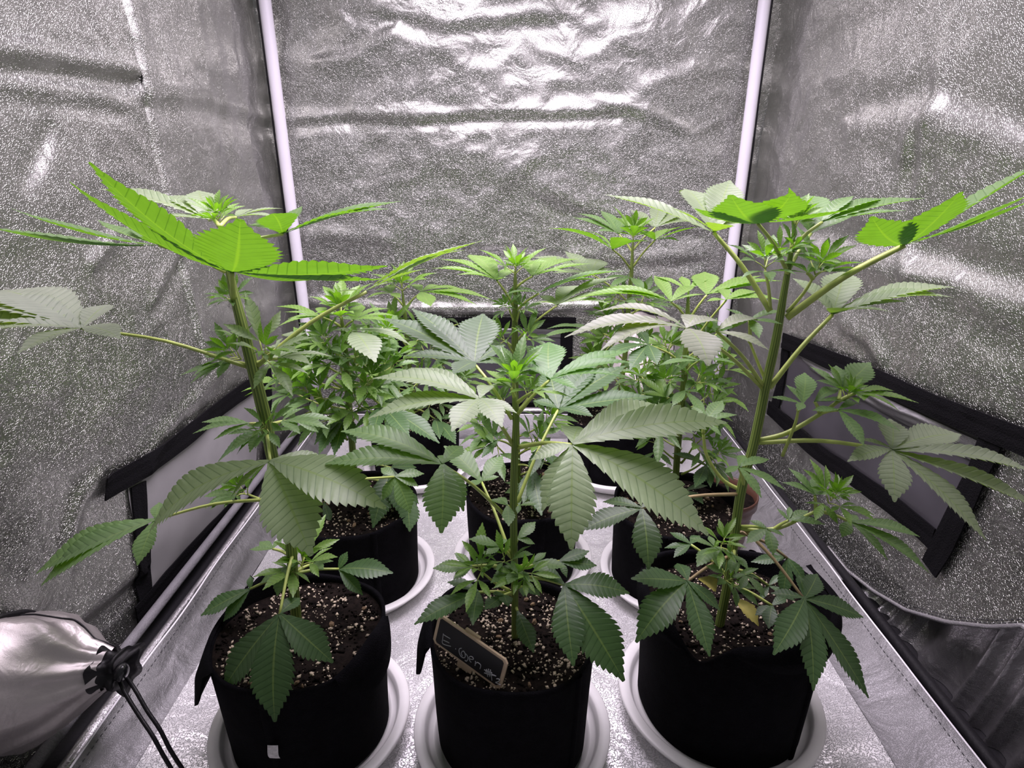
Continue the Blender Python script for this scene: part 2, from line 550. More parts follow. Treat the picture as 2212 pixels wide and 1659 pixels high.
# ------------------------------------------------------------------ tent frame
for sx, lab, xx in ((-1, 'white upright corner pole at the left end of the back wall', -0.585), (1, 'white upright corner pole at the right end of the back wall', 0.598)):
    p = empty('tent_pole', (xx, YB - 0.045, 0), lab, 'tent pole', 'upright tent poles')
    tube('pole', [Vector((xx, YB - 0.045, 0.0)), Vector((xx, YB - 0.045, ZT - 0.03))], 0.0145, M_POLE, p, 20, 8)
    tube('sleeve_seam', [Vector((xx + sx * 0.017, YB - 0.044, 0.02)), Vector((xx + sx * 0.0185, YB - 0.046, 0.7)), Vector((xx + sx * 0.0165, YB - 0.046, 1.0)), Vector((xx + sx * 0.018, YB - 0.044, 1.6))], [0.0025, 0.003, 0.0022, 0.004, 0.0028], M_BLACK, p, 6, 30)
p = empty('tent_pole', (-0.597, 0.9, 0.0), 'grey covered floor pole along the foot of the left wall', 'tent pole', 'tent floor poles')
tube('pole', [Vector((-0.600, 0.24, 0.022)), Vector((-0.600, 0.8, 0.022)), Vector((-0.598, 1.62, 0.022))], 0.0085, M_GREYPOLE, p, 14, 30)
tube('sleeve_fold', [Vector((-0.566, 0.24, 0.008)), Vector((-0.567, 0.7, 0.009)), Vector((-0.569, 1.1, 0.007)), Vector((-0.568, 1.55, 0.009))], [0.0085, 0.0110, 0.007, 0.010, 0.0085], M_SKIRT, p, 10, 50)
p = empty('tent_pole', (0.615, 0.9, 0.0), 'dark covered floor pole along the foot of the right wall', 'tent pole', 'tent floor poles')
tube('pole', [Vector((0.618, 0.26, 0.007)), Vector((0.616, 0.8, 0.008)), Vector((0.615, 1.62, 0.012))], 0.0095, M_DARK, p, 14, 30)
for k, xx in enumerate((0.594, 0.604)):
    tube('sleeve_fold', [Vector((xx, 0.9, 0.008)), Vector((xx + .003, 1.2, 0.010)), Vector((xx, 1.6, 0.009))], [0.004, 0.006, 0.0045, 0.006], M_FOILT, p, 8, 40)
p = empty('tent_pole', (0, YB - 0.05, 0.0), 'dark floor pole along the foot of the back wall behind the tray', 'tent pole', 'tent floor poles')
tube('pole', [Vector((-0.57, YB - 0.05, 0.022)), Vector((0, YB - 0.05, 0.02)), Vector((0.58, YB - 0.05, 0.022))], 0.012, M_SKIRT, p, 12, 30)

# ------------------------------------------------------------------ mesh vents sewn into the walls
def ribbon(name, line, width, surf, mat, parent, off=0.004, thick=0.0025, n=26):
    """line: (u, v) points on a wall; surf(u, v, off) gives the place in the tent"""
    L = spline([Vector((a, b, 0)) for a, b in line], n)
    V, F = [], []
    for i, p in enumerate(L):
        t = (L[min(i + 1, n)] - L[max(i - 1, 0)]).normalized()
        q = Vector((-t.y, t.x, 0)) * (width / 2)
        for (k, h) in ((-1, 0), (-1, thick), (-.5, thick * 1.25), (0, thick), (.5, thick * 1.25), (1, thick), (1, 0)):
            V.append(surf(p.x + q.x * k, p.y + q.y * k, off + h))
    F = grid_faces(n + 1, 7)
    F += [tuple(range(6, -1, -1)), tuple(n * 7 + k for k in range(7))]
    return mesh_ob(name, V, F, mat, parent, False)

def patch(name, quad, surf, mat, parent, off, nu=24, nv=14, puff=0.0, seed=0):
    a, b, c, d = [Vector((p[0], p[1], 0)) for p in quad]
    V = []
    for i in range(nu):
        for j in range(nv):
            s, t = i / (nu - 1), j / (nv - 1)
            p = a.lerp(b, s).lerp(d.lerp(c, s), t)
            V.append(surf(p.x, p.y, off + puff * (0.5 + noise.noise(Vector((s * 4, t * 3, seed)))) * min(1, 6 * s * (1 - s)) * min(1, 6 * t * (1 - t))))
    return mesh_ob(name, V, grid_faces(nu, nv), mat, parent)

sl = lambda y, z, off: Vector((left_x(y, z) + off, y, z))
sr = lambda y, z, off: Vector((right_x(y, z) - off, y, z))
sb = lambda x, z, off: Vector((x, back_y(x, z) - off, z))

v1 = empty('window_1', at_x(400, 1100, XL), 'pale mesh vent with black webbing border low on the left wall', None)
v1['kind'] = 'structure'
patch('mesh_panel', lw((262, 1040), (560, 838), (548, 1052), (312, 1300)), sl, M_MESHL, v1, 0.002, puff=0.004)
W1 = 0.034
ribbon('webbing_strip', lw((282, 1046), (296, 1160), (312, 1300)), W1, sl, M_WEB, v1, 0.004)
ribbon('webbing_strip', lw((292, 1330), (400, 1200), (480, 1108), (556, 1030)), W1, sl, M_WEB, v1, 0.005)
ribbon('webbing_strip', lw((572, 800), (574, 900), (566, 1040)), W1, sl, M_WEB, v1, 0.005)
ribbon('webbing_strip', lw((208, 1058), (325, 985), (450, 892), (520, 842), (580, 806)), W1 * 1.08, sl, M_WEB, v1, 0.007)

v2 = empty('window_2', at_x(1950, 950, XR), 'dark mesh vent with black webbing border on the right wall', None)
v2['kind'] = 'structure'
patch('mesh_panel', rw((1715, 745), (2140, 950), (2040, 1180), (1690, 885)), sr, M_MESHD, v2, 0.002, puff=0.006, seed=3)
patch('reflective_flap', rw((1735, 768), (2135, 960), (2112, 1000), (1760, 800)), sr, M_FOILT, v2, 0.006, puff=0.010, seed=6)
W2 = 0.036
ribbon('webbing_strip', rw((1706, 745), (1692, 820), (1676, 905)), W2, sr, M_WEB, v2, 0.004)
ribbon('webbing_strip', rw((1668, 880), (1750, 955), (1850, 1030), (1940, 1092), (2030, 1165)), W2, sr, M_WEB, v2, 0.005)
ribbon('webbing_strip', rw((2160, 930), (2122, 1020), (2085, 1105), (2030, 1228)), W2 * 1.05, sr, M_WEB, v2, 0.007)
ribbon('webbing_strip', rw((1702, 735), (1850, 795), (2000, 862), (2140, 920), (2260, 968)), W2, sr, M_WEB, v2, 0.009)

v3 = empty('window_3', at(1040, 780, YB), 'dark mesh vent with black webbing border low on the back wall', None)
v3['kind'] = 'structure'
patch('mesh_panel', bw((850, 690), (1240, 690), (1230, 880), (860, 880)), sb, M_MESHD, v3, 0.002, puff=0.004, seed=9)
patch('reflective_flap', bw((860, 706), (1215, 706), (1215, 729), (860, 729)), sb, M_FOILT, v3, 0.006, puff=0.006, seed=6)
ribbon('webbing_strip', bw((862, 690), (864, 800), (868, 885)), 0.036, sb, M_WEB, v3, 0.004)
ribbon('webbing_strip', bw((1225, 690), (1222, 800), (1218, 885)), 0.036, sb, M_WEB, v3, 0.004)
ribbon('webbing_strip', bw((855, 878), (1040, 880), (1232, 878)), 0.034, sb, M_WEB, v3, 0.005)
ribbon('webbing_strip', bw((830, 697), (1040, 697), (1244, 697)), 0.035, sb, M_WEB, v3, 0.007)

# ------------------------------------------------------------------ drawstring duct sleeves
def sleeve(name, label, c0, c1, R, parent_rows, ring_r, wallax, pleat=9, sag=0.02, seed=0, cords=None, lock=None, squash=1.0):
    root = empty(name, c0, label, 'duct sleeve', 'drawstring duct sleeves')
    ax = (c1 - c0)
    e1, e2 = wallax
    V = []
    NS, NR = 72, len(parent_rows)
    def ring(t, rr, th, wob=1.0):
        c = c0.lerp(c1, t) + Vector((0, 0, -sag * sin(pi * min(1, t))))
        w = 1 + wob * 0.10 * t * sin(pleat * th + 3 * noise.noise(Vector((th, t * 2, seed)))) * (1 if t > .2 else t * 5)
        w += wob * 0.13 * noise.noise(Vector((cos(th) * 1.8, sin(th) * 1.8, t * 2.6 + seed))) + wob * 0.05 * (1 - 2 * abs(noise.noise(Vector((cos(th) * 3.2, sin(th) * 3.2, t * 4 + seed)))))
        return c + (e1 * cos(th) * squash + e2 * sin(th)) * (R * rr * w)
    for (t, rr) in parent_rows:
        for k in range(NS):
            V.append(ring(t, rr, 2 * pi * k / NS))
    F = []
    for i in range(NR - 1):
        for k in range(NS):
            F.append((i * NS + k, i * NS + (k + 1) % NS, (i + 1) * NS + (k + 1) % NS, (i + 1) * NS + k))
    mesh_ob('sleeve_fabric', V, F, M_SLEEVE, root)
    tube('rim_binding', [ring(0.0, 1.02, 2 * pi * k / 40, .3) for k in range(41)], ring_r, M_BLACK, root, 8, 100)
    # side seam
    tube('seam', [ring(t, rr * 1.006, pi * 0.30) for (t, rr) in parent_rows], 0.0012, M_BLACK, root, 5, 40)
    # black cuff gathered at the mouth
    rr = parent_rows[-1][1]
    V = []
    rows = [(0.93, rr * 1.25), (1.0, rr * 0.95), (1.06, rr * 0.9), (1.12, rr * 1.15), (1.17, rr * 1.25), (1.15, rr * 0.9), (1.06, 0.02)]
    for (t, q) in rows:
        for k in range(48):
            th = 2 * pi * k / 48
            c = c0.lerp(c1, t)
            w = 1 + 0.13 * sin(6 * th + t * 6) + 0.35 * max(0, t - 1) * 5 * noise.noise(Vector((cos(th) * 1.2, sin(th) * 1.2, seed))) + 0.2 * noise.noise(Vector((cos(th) * 2, sin(th) * 2, t * 8 + seed)))
            V.append(c + (e1 * cos(th) + e2 * sin(th)) * (R * q * w))
    F = []
    for i in range(len(rows) - 1):
        for k in range(48):
            F.append((i * 48 + k, i * 48 + (k + 1) % 48, (i + 1) * 48 + (k + 1) % 48, (i + 1) * 48 + k))
    mesh_ob('gathered_cuff', V, F, M_BLACK, root)
    for c in cords or []:
        tube('drawstring', c, 0.0024, M_BLACK, root, 8, 30)
    if lock is not None:
        bm = bmesh.new()
        bmesh.ops.create_uvsphere(bm, u_segments=16, v_segments=10, radius=0.011)
        for v in bm.verts:
            v.co.z *= 1.35
            v.co.x *= 0.8
        me = bpy.data.meshes.new('cord_lock'); bm.to_mesh(me); bm.free()
        me.materials.append(plain('glossy_black_plastic', (0.012, 0.012, 0.014), 0.2))
        me.polygons.foreach_set('use_smooth', [True] * len(me.polygons))
        o = bpy.data.objects.new('cord_lock', me); o.location = lock - origin_of(root); link(o, root)
        o.rotation_euler = (0.5, 0.4, 0.3)
    return root

c0 = Vector((-0.610, 0.545, 0.158))
c1 = at(238, 1446, 0.575)
sleeve('duct_sleeve', 'grey fabric duct sleeve tied shut with black cords low on the left wall', c0, c1, 0.069,
       [(0, 1.0), (.06, 1.04), (.16, 1.07), (.28, 1.06), (.40, 1.0), (.52, .90), (.64, .76), (.76, .58), (.88, .44), (.96, .36), (1.0, .33)],
       0.0042, (Vector((0.10, 0.99, 0)).normalized(), Vector((0, 0, 1))), sag=0.010, seed=2,
       cords=[[at(258, 1470, .565), at(272, 1500, .55), at(300, 1545, .535), at(330, 1590, .52), at(352, 1630, .512), at(372, 1664, .505)],
              [at(272, 1462, .57), at(292, 1490, .555), at(318, 1535, .54), at(345, 1575, .528), at(368, 1620, .518), at(396, 1664, .51)]],
       lock=at(262, 1452, .562))
c0 = Vector((0.372, YB - 0.014, 0.185)); c1 = Vector((0.385, YB - 0.20, 0.135))
sleeve('duct_sleeve', 'bright silver duct sleeve with black rim low on the back wall behind the leaves', c0, c1, 0.125,
       [(0, 1.0), (.05, 1.03), (.15, 1.02), (.30, .98), (.45, .9), (.6, .78), (.75, .6), (.9, .4), (1.0, .26)],
       0.0055, (Vector((1, 0, 0)), Vector((0, 0, 1))), sag=0.01, seed=8,
       cords=[[c1 + Vector((0.0, -.03, -.01)), c1 + Vector((.02, -.04, -.06)), c1 + Vector((.03, -.02, -.11))]], lock=c1 + Vector((0.0, -.035, 0.01)))

# ------------------------------------------------------------------ leaves
WPROF = [(0, .03), (.06, .12), (.14, .24), (.24, .36), (.34, .45), (.44, .50), (.54, .485), (.64, .42), (.74, .315), (.83, .195), (.90, .105), (.96, .04), (1, 0)]
def wprof(t):
    for (a, b) in zip(WPROF, WPROF[1:]):
        if t <= b[0]:
            return a[1] + (b[1] - a[1]) * (t - a[0]) / (b[0] - a[0])
    return 0.0

def leaflet_geo(teeth, arch, bend=0.0, fold=0.035, lod=2):
    """unit leaflet: x 0..1 along the midrib, y -.5...5 across, serrated; side veins run to the teeth"""
    cols = [-1, -.5, 0, .5, 1] if lod == 2 else [-1, 0, 1]
    rows = []
    for k in range(teeth * 3 + 1):
        t = k / (teeth * 3)
        w = wprof(min(1, t * 0.97 + 0.015)) if k < teeth * 3 else 0
        tooth = (0.90, 1.02, 1.075)[k % 3]
        if t < 0.08: tooth = 0.97
        rows.append((t, w * tooth, k))
    V, UV = [], []
    for (t, w, k) in rows:
        for c in cols:
            a = abs(c)
            x = t + 0.15 * (w / .5) * a * (1 - t * 0.75) + (0, 0.004, 0.016)[k % 3] * a
            x = min(x, 1.0)
            y = c * w + bend * sin(pi * x)
            pleat = (-0.003, 0.004, 0.0)[k % 3] * (1 - abs(a - .5) * 2 if lod == 2 else 0) * min(1, w * 4)
            z = arch * 4 * x * (1 - x) + fold * (a * w * 2) ** 1.3 + pleat - 0.010 * (a == 1) * (k % 3 == 2) * min(1, w * 4)
            V.append(Vector((x, y, z)))
            UV.append((k / 3.0 + 0.3333, a))
    nc = len(cols)
    F = []
    for i in range(len(rows) - 1):
        for j in range(nc - 1):
            F.append((i * nc + j, (i + 1) * nc + j, (i + 1) * nc + j + 1, i * nc + j + 1))

    return V, F, UV

_cache = {}
def raw_mesh(name, V, F, UV, mats):
    me = bpy.data.meshes.new(name)
    me.from_pydata([tuple(v) for v in V], [], F)
    ul = me.uv_layers.new(name='UVMap')
    for lp in me.loops:
        ul.data[lp.index].uv = UV[lp.vertex_index]
    for m in mats: me.materials.append(m)
    me.polygons.foreach_set('use_smooth', [True] * len(me.polygons))
    me.update()
    return me

def leaflet_mesh(teeth, arch, bend):
    key = (teeth, arch, bend)
    if key not in _cache:
        V, F, UV = leaflet_geo(teeth, arch, bend)
        _cache[key] = raw_mesh('leaflet', V, F, UV, [M_LEAF])
    return _cache[key]

FANS = {3: [(0, 1), (48, .78), (-48, .78)], 5: [(0, 1), (36, .86), (-36, .86), (78, .5), (-78, .5)],
        7: [(0, 1), (27, .92), (-27, .92), (56, .70), (-56, .70), (98, .38), (-98, .38)]}

def young_mesh(n, arch, seed):
    key = ('y', n, arch, seed)
    if key not in _cache:
        rnd = random.Random(seed * 7 + n)
        VV, FF, UU = [], [], []
        for i, (ang, ln) in enumerate(FANS[n]):
            ar = arch * rnd.uniform(.6, 1.3)
            V, F, UV = leaflet_geo(8, ar, rnd.uniform(-.03, .03), .05, 2)
            a = radians(ang * rnd.uniform(.85, 1.1))
            w = rnd.uniform(.23, .31)
            R = Matrix.Rotation(a, 3, 'Z') @ Matrix.Rotation(rnd.uniform(-.10, .14), 3, 'Y')
            off = len(VV)
            VV += [R @ Vector((v.x * ln + 0.03, v.y * w * ln, v.z * ln + .004 * i)) for v in V]
            FF += [tuple(q + off for q in f) for f in F]
            UU += UV
        # short stalk
        V, F, UV = tube_geo([Vector((-0.34, 0, -0.06)), Vector((-0.15, 0, -0.012)), Vector((0.05, 0, 0.004))], [.022, .018, .012], 5)
        off = len(VV)
        nf = len(FF)
        VV += V; FF += [tuple(q + off for q in f) for f in F]; UU += [(0.5, .02)] * len(V)
        me = raw_mesh('young_leaf', VV, FF, UU, [M_LEAF, M_PET])
        for p in me.polygons:
            if p.index >= nf: p.material_index = 1
        _cache[key] = me
    return _cache[key]

C_DARK, C_MID, C_PALE_GLOSS, C_LIME = (0.082, 0.158, 0.060), (0.158, 0.262, 0.100), (0.275, 0.345, 0.210), (0.200, 0.335, 0.080)  # pale tone: part leaf age, part lamp gloss of upper leaves put into colour
CMAP = {'d': C_DARK, 'm': C_MID, 'p': C_PALE_GLOSS, 'l': C_LIME}

def basis(x, n):
    x = x.normalized()
    n = n - x * n.dot(x)
    if n.length < 1e-4: n = Vector((0, -1, 0.3)) - x * Vector((0, -1, .3)).dot(x)
    n.normalize()
    return x, n.cross(x).normalized(), n

class Plant:
    def __init__(self, root, seed):
        self.root, self.rnd = root, random.Random(seed)

    def leaf(self, hub, tips, start=None, col='m', wr=0.27, arch=0.05, mat=None, sag=0.0, r=0.0019, up=0.5, teeth=None, label=None):
        """hub Vector; tips [(Vector, width ratio or None)]"""
        rnd = self.rnd
        ds = [(t[0] - hub) for t in tips]
        n0 = Vector((0, 0, 0))
        for i in range(len(ds)):
            for j in range(i + 1, len(ds)):
                c = ds[i].cross(ds[j])
                n0 += c if c.z > 0 else -c
        n0 = n0.normalized() if n0.length > 1e-9 else Vector((0, 0, 1))
        if n0.z < 0: n0 = -n0
        nn = (n0 * (1 - up) + Vector((0, 0, 1)) * up).normalized()
        avg = sum(ds, Vector((0, 0, 0))) / len(ds)
        if start is None:
            start = hub - avg.normalized() * 0.018 - Vector((0, 0, 0.010))
        mid = start.lerp(hub, 0.5) + Vector((0, 0, 0.10 * (hub - start).length * (0.5 + sag)))
        stalk = tube('fan_leaf', [start, mid, hub], [r * 1.25, r, r * .85], mat or M_PET, self.root, 7, 8, origin=hub)
        if label: stalk['label'] = label
        ca = CMAP[col] if isinstance(col, str) else col
        k = rnd.uniform(.9, 1.1)
        colr = (ca[0] * k, ca[1] * k, ca[2] * k, 1)
        for i, (tp, d) in enumerate(zip(tips, ds)):
            L = d.length
            w = (tp[1] if len(tp) > 1 and tp[1] else wr) * 1.02
            x, y, z = basis(d, nn)
            if L > 0.11: tn = 15
            elif L > 0.075: tn = 13
            elif L > 0.045: tn = 11
            else: tn = 8
            ar = min(0.16, max(-0.10, arch + rnd.choice((-.02, 0, .02))))
            me = leaflet_mesh(teeth or tn, round(ar, 2), rnd.choice((-.03, .03)))
            o = bpy.data.objects.new('leaflet', me)
            M = Matrix((x * L, y * (L * w), z * L)).transposed().to_4x4()
            M.translation = z * (0.0004 * i) - x * 0.001
            o.color = colr
            link(o, stalk)
            o.matrix_local = M
        return stalk

    def px(self, hub, tips, start=None, **kw):
        """hub (px, py, Y); tips (px, py, dY in cm[, width ratio]); start (px, py[, Y])"""
        H = at(*hub)
        T = [(at(t[0], t[1], hub[2] + t[2] / 100.0), t[3] if len(t) > 3 else None) for t in tips]
        st = None
        if start is not None:
            st = at(start[0], start[1], start[2] if len(start) > 2 else self.Y)
        return self.leaf(H, T, st, **kw)

    def fan(self, hub, d, L, n=5, up=Vector((0, 0, 1)), droop=0.15, start=None, col='m', wr=0.27, arch=0.05, **kw):
        rnd = self.rnd
        x, y, z = basis(d, up)
        tips = []
        for ang, ln in FANS[n]:
            a = radians(ang * rnd.uniform(.88, 1.08))
            l = L * ln * rnd.uniform(.9, 1.08)
            v = x * cos(a) + y * sin(a)
            tips.append((hub + v * l - Vector((0, 0, 1)) * (droop * l * rnd.uniform(.6, 1.4)), None))
        return self.leaf(hub, tips, start, col, wr, arch, **kw)

    def young(self, p, d, size, up=Vector((0, 0, 1)), n=3, col='m', arch=0.06):
        me = young_mesh(n, arch, self.rnd.randrange(4))
        o = bpy.data.objects.new('young_leaf', me)
        x, y, z = basis(d, up)
        M = Matrix((x * size, y * size, z * size)).transposed().to_4x4()
        M.translation = p + x * (size * .32) + z * (size * .05) - origin_of(self.root)
        ca = CMAP[col]
        k = self.rnd.uniform(.88, 1.15)
        o.color = (ca[0] * k, ca[1] * k, ca[2] * k, 1)
        link(o, self.root)
        o.matrix_local = M
        return o

    def shoot(self, p, axis, size, n=5, col='m', spread=0.9, five=False):
        """a growing tip: small leaves in opposite pairs around an axis"""
        rnd = self.rnd
        ax = axis.normalized()
        a, b = frame_of(ax)
        ph = rnd.uniform(0, pi)
        for i in range(n):
            th = ph + pi * i + (pi / 2) * (i // 2) + rnd.uniform(-.25, .25)
            s = size * (1.0 - 0.11 * (i // 2) * 1.6) * rnd.uniform(.85, 1.1)
            lean = spread * (1 - 0.24 * (i // 2))
            d = (a * cos(th) + b * sin(th)) * lean + ax * (1.15 - lean * .75)
            self.young(p + ax * (size * .10 * (i // 2)), d, max(s, size * .35), up=ax * .6 + Vector((0, 0, .7)), n=5 if five else rnd.choice((3, 3, 5)), col=col if i < n - 2 else 'l' if col != 'd' else 'm')

    def spx(self, px, py, Y, size, n=5, col='m', axis=(0, -.15, 1), spread=.9, start=None):
        p = at(px, py, Y)
        if start is not None:
            s = at(start[0], start[1], start[2] if len(start) > 2 else self.Y)
            m = s.lerp(p, .5) + Vector((0, 0, -0.12 * (p - s).length * 0.5))
            tube('side_branch', [s, m, p], [.0022, .0017, .0013], M_PET, self.root, 7, 8)
        self.shoot(p, Vector(axis), size, n, col, spread)

    def stem(self, pts, radii, mat=None):
        P = [at(*p) for p in pts]
        self.P = P
        o = tube('stem', P, radii, mat or M_STEM, self.root, 14, len(pts) * 10)
        return o

# ------------------------------------------------------------------ pots, soil, saucers
def saucer(cx, cy, R, label):
    root = empty('plant_saucer', (cx, cy, 0.003), label, 'saucer', 'white plastic plant saucers')
    z0 = 0.004
    prof = [(0.0005, z0 + .003), (R * .70, z0 + .003), (R * .745, z0 + .0045), (R * .775, z0 + .012), (R * .80, z0 + .0135), (R * .845, z0 + .0145), (R * .865, z0 + .020), (R * .885, z0 + .0275), (R * .90, z0 + .0290), (R * .985, z0 + .0300), (R, z0 + .0285), (R, z0 + .0265), (R * .975, z0 + .026), (R * .91, z0 + .0255), (R * .84, z0 + .004), (R * .80, z0), (0.0005, z0)]
    lathe('basin', prof[4:], cx, cy, M_SAUCER, root, 96)
    lathe('inner_step', prof[:5], cx, cy, M_SAUCER, root, 96)
    return root

def lumps(name, cx, cy, R, z, n, parent, seed, mat, smin, smax, zfun):
    rnd = random.Random(seed)
    ico = [(0, 0, 1), (0, 0, -1), (1, 0, 0), (-1, 0, 0), (0, 1, 0), (0, -1, 0)]
    fc = [(0, 2, 4), (0, 4, 3), (0, 3, 5), (0, 5, 2), (1, 4, 2), (1, 3, 4), (1, 5, 3), (1, 2, 5)]
    V, F = [], []
    for i in range(n):
        a = rnd.uniform(0, 2 * pi); q = R * sqrt(rnd.random())
        # crumbs lie in drifts
        x, y = cx + q * cos(a), cy + q * sin(a)
        if noise.noise(Vector((x * 26, y * 26, seed))) < -0.08 and rnd.random() < .85: continue
        s = smin + (smax - smin) * rnd.random() ** 2.2
        R3 = Matrix.Rotation(rnd.uniform(0, 6), 3, 'Z') @ Matrix.Rotation(rnd.uniform(0, 6), 3, 'X')
        sc = Vector((rnd.uniform(.7, 1.3), rnd.uniform(.6, 1.1), rnd.uniform(.5, .9)))
        off = len(V)
        for v in ico:
            w = Vector(v) * rnd.uniform(.75, 1.2)
            w = R3 @ Vector((w.x * sc.x, w.y * sc.y, w.z * sc.z)) * s
            V.append(Vector((x, y, zfun(x, y) + s * .35)) + w)
        F += [tuple(q2 + off for q2 in f) for f in fc]
    o = mesh_ob(name, V, F, mat, parent, True)
    o['kind'] = 'stuff'
    return o

def pot(root, cx, cy, R, h, soil, seed, rimfun=None, flaps=(), seams=(0.6, 3.6), tagpos=None, perl=420, z0=0.0075, taper=0.93, squash=1.0):
    """felt grow bag with soil; rimfun(theta) -> extra height; theta = -pi/2 faces the front of the tent"""
    n = 96
    rimfun = rimfun or (lambda th: 0.003 * sin(3 * th + seed) + 0.002 * sin(7 * th))
    def wob(th, z): return 1 + 0.016 * sin(2 * th + seed) + 0.010 * sin(5 * th + seed * 2 + z * 20) + 0.008 * noise.noise(Vector((cos(th) * 2, sin(th) * 2, z * 14 + seed)))
    V = []
    rows = [0, .02, .06, .15, .3, .45, .6, .75, .88, .96, 1.0]
    m = len(rows) * 2 - 1
    for k in range(n):
        th = 2 * pi * k / n
        H = h + rimfun(th)
        for t in rows:
            z = z0 + (H - z0) * t
            r = R * (taper + (1 - taper) * t) * wob(th, t * .15) * (0.93 if t == 0 else 0.975 if t == .02 else 1)
            V.append(Vector((cx + r * cos(th), cy + r * sin(th), z)))
        for t in rows[::-1][:-1]:
            z = z0 + (H - z0) * t
            if z < soil - 0.03: z = soil - 0.03
            r = R * (taper + (1 - taper) * t) * wob(th, t * .15) - 0.0045
            V.append(Vector((cx + r * cos(th), cy + r * sin(th), z)))
    F = grid_faces(n, m, True)
    bag = mesh_ob('grow_bag', V, F, M_FELT, root)
    # vertical seams stitched as flat ridges
    for th in seams:
        V2 = []
        H = h + rimfun(th)
        for i in range(14):
            t = i / 13
            z = z0 + .004 + (H - z0 - .004) * t
            for d, e in ((-.05, .0002), (-.03, .0028), (.0, .0034), (.03, .0028), (.05, .0002)):
                r = R * (taper + (1 - taper) * t) * wob(th + d, t * .15) + e
                V2.append(Vector((cx + r * cos(th + d), cy + r * sin(th + d), z)))
        mesh_ob('seam', V2, grid_faces(14, 5), M_FELT, bag)
    # folded-over edge of the felt: a flap that hangs outside the rim
    for (ta, tb, depth, out) in flaps:
        V2 = []
        NA = 22
        for i in range(NA):
            s = i / (NA - 1)
            th = ta + (tb - ta) * s
            H = h + rimfun(th)
            prof = sin(pi * min(1, max(0.0, s))) ** .6
            for (q, e) in ((0.0, -.004), (0.0, .002), (.12, .007), (.5, .010 + out * .5), (1.0, .006 + out), (1.0, .002 + out), (.5, .005 + out * .4), (.1, .001)):
                z = H + .004 - depth * prof * q
                t = (z - z0) / (H - z0)
                r = R * (taper + (1 - taper) * t) * wob(th, t * .15) + e * (0.35 + .65 * prof)
                V2.append(Vector((cx + r * cos(th), cy + r * sin(th), z)))
        mesh_ob('folded_edge', V2, grid_faces(NA, 8), M_FELT, bag)
    if tagpos is not None:
        th, z, w, hh = tagpos
        V2 = []
        for i in range(4):
            for j in range(6):
                a = th + (i / 3 - .5) * w / R
                zz = z + j / 5 * hh
                t = (zz - z0) / (h - z0)
                r = R * (taper + (1 - taper) * t) * wob(a, t * .15) + .007 + .002 * sin(j * .8)
                V2.append(Vector((cx + r * cos(a), cy + r * sin(a), zz)))
        tg = mesh_ob('care_tag', V2, grid_faces(4, 6), M_TAG, bag)
        tg['label'] = 'small white care tag'
    def zs(x, y):
        q = sqrt((x - cx) ** 2 + (y - cy) ** 2) / R
        return soil + 0.004 * noise.noise(Vector((x * 30, y * 30, seed))) + 0.006 * noise.noise(Vector((x * 11, y * 11, seed + 4))) - 0.004 * (1 - q * q)
    V, F = [], []
    nr, na = 22, 60
    V.append(Vector((cx, cy, zs(cx, cy))))
    for i in range(1, nr + 1):
        for k in range(na):
            th = 2 * pi * k / na
            r = (R * (taper + (1 - taper) * soil / h) * wob(th, soil) - .003) * i / nr
            x, y = cx + r * cos(th), cy + r * sin(th)
            V.append(Vector((x, y, zs(x, y))))
    for k in range(na):
        F.append((0, 1 + k, 1 + (k + 1) % na))
    for i in range(nr - 1):
        for k in range(na):
            F.append((1 + i * na + k, 1 + (i + 1) * na + k, 1 + (i + 1) * na + (k + 1) % na, 1 + i * na + (k + 1) % na))
    so = mesh_ob('soil', V, F, M_SOIL, root)
    lumps('perlite', cx, cy, R * .93, soil, int(perl * 1.7), so, seed, M_PERL, .0009, .0037, zs)
    lumps('soil_crumbs', cx, cy, R * .93, soil, int(perl * 1.6), so, seed + 31, M_SOIL, .0012, .0045, zs)
    # the larger bits one by one
    rnd = random.Random(seed + 5)
    key = 'bark'
    if key not in _cache:
        vs = []
        bm = bmesh.new(); bmesh.ops.create_icosphere(bm, subdivisions=1, radius=1)
        for v in bm.verts: v.co *= random.uniform(.75, 1.2)
        me = bpy.data.meshes.new('bark_chip'); bm.to_mesh(me); bm.free(); me.materials.append(M_BARK); _cache[key] = me
    if perl >= 300:
        for i in range(9):
            a = rnd.uniform(0, 2 * pi); q = R * .85 * sqrt(rnd.random())
            x, y = cx + q * cos(a), cy + q * sin(a)
            o = bpy.data.objects.new('bark_chip', _cache[key])
            link(o, so)
            s = rnd.uniform(.0028, .0052)
            o.location = Vector((x, y, zs(x, y) + s * .4)) - origin_of(so)
            o.rotation_euler = (rnd.uniform(0, 3), rnd.uniform(0, 3), rnd.uniform(0, 6))
            o.scale = (s * rnd.uniform(.8, 1.5), s, s * .7)
    return zs

# ------------------------------------------------------------------ saucers and potted plants
GP = 'potted cannabis plants'
def potted(x, y, label, seed):
    root = empty('potted_cannabis_plant', (x, y, 0.0075), label, 'potted plant', GP)
    pl = Plant(root, seed)
    pl.Y = y
    return pl

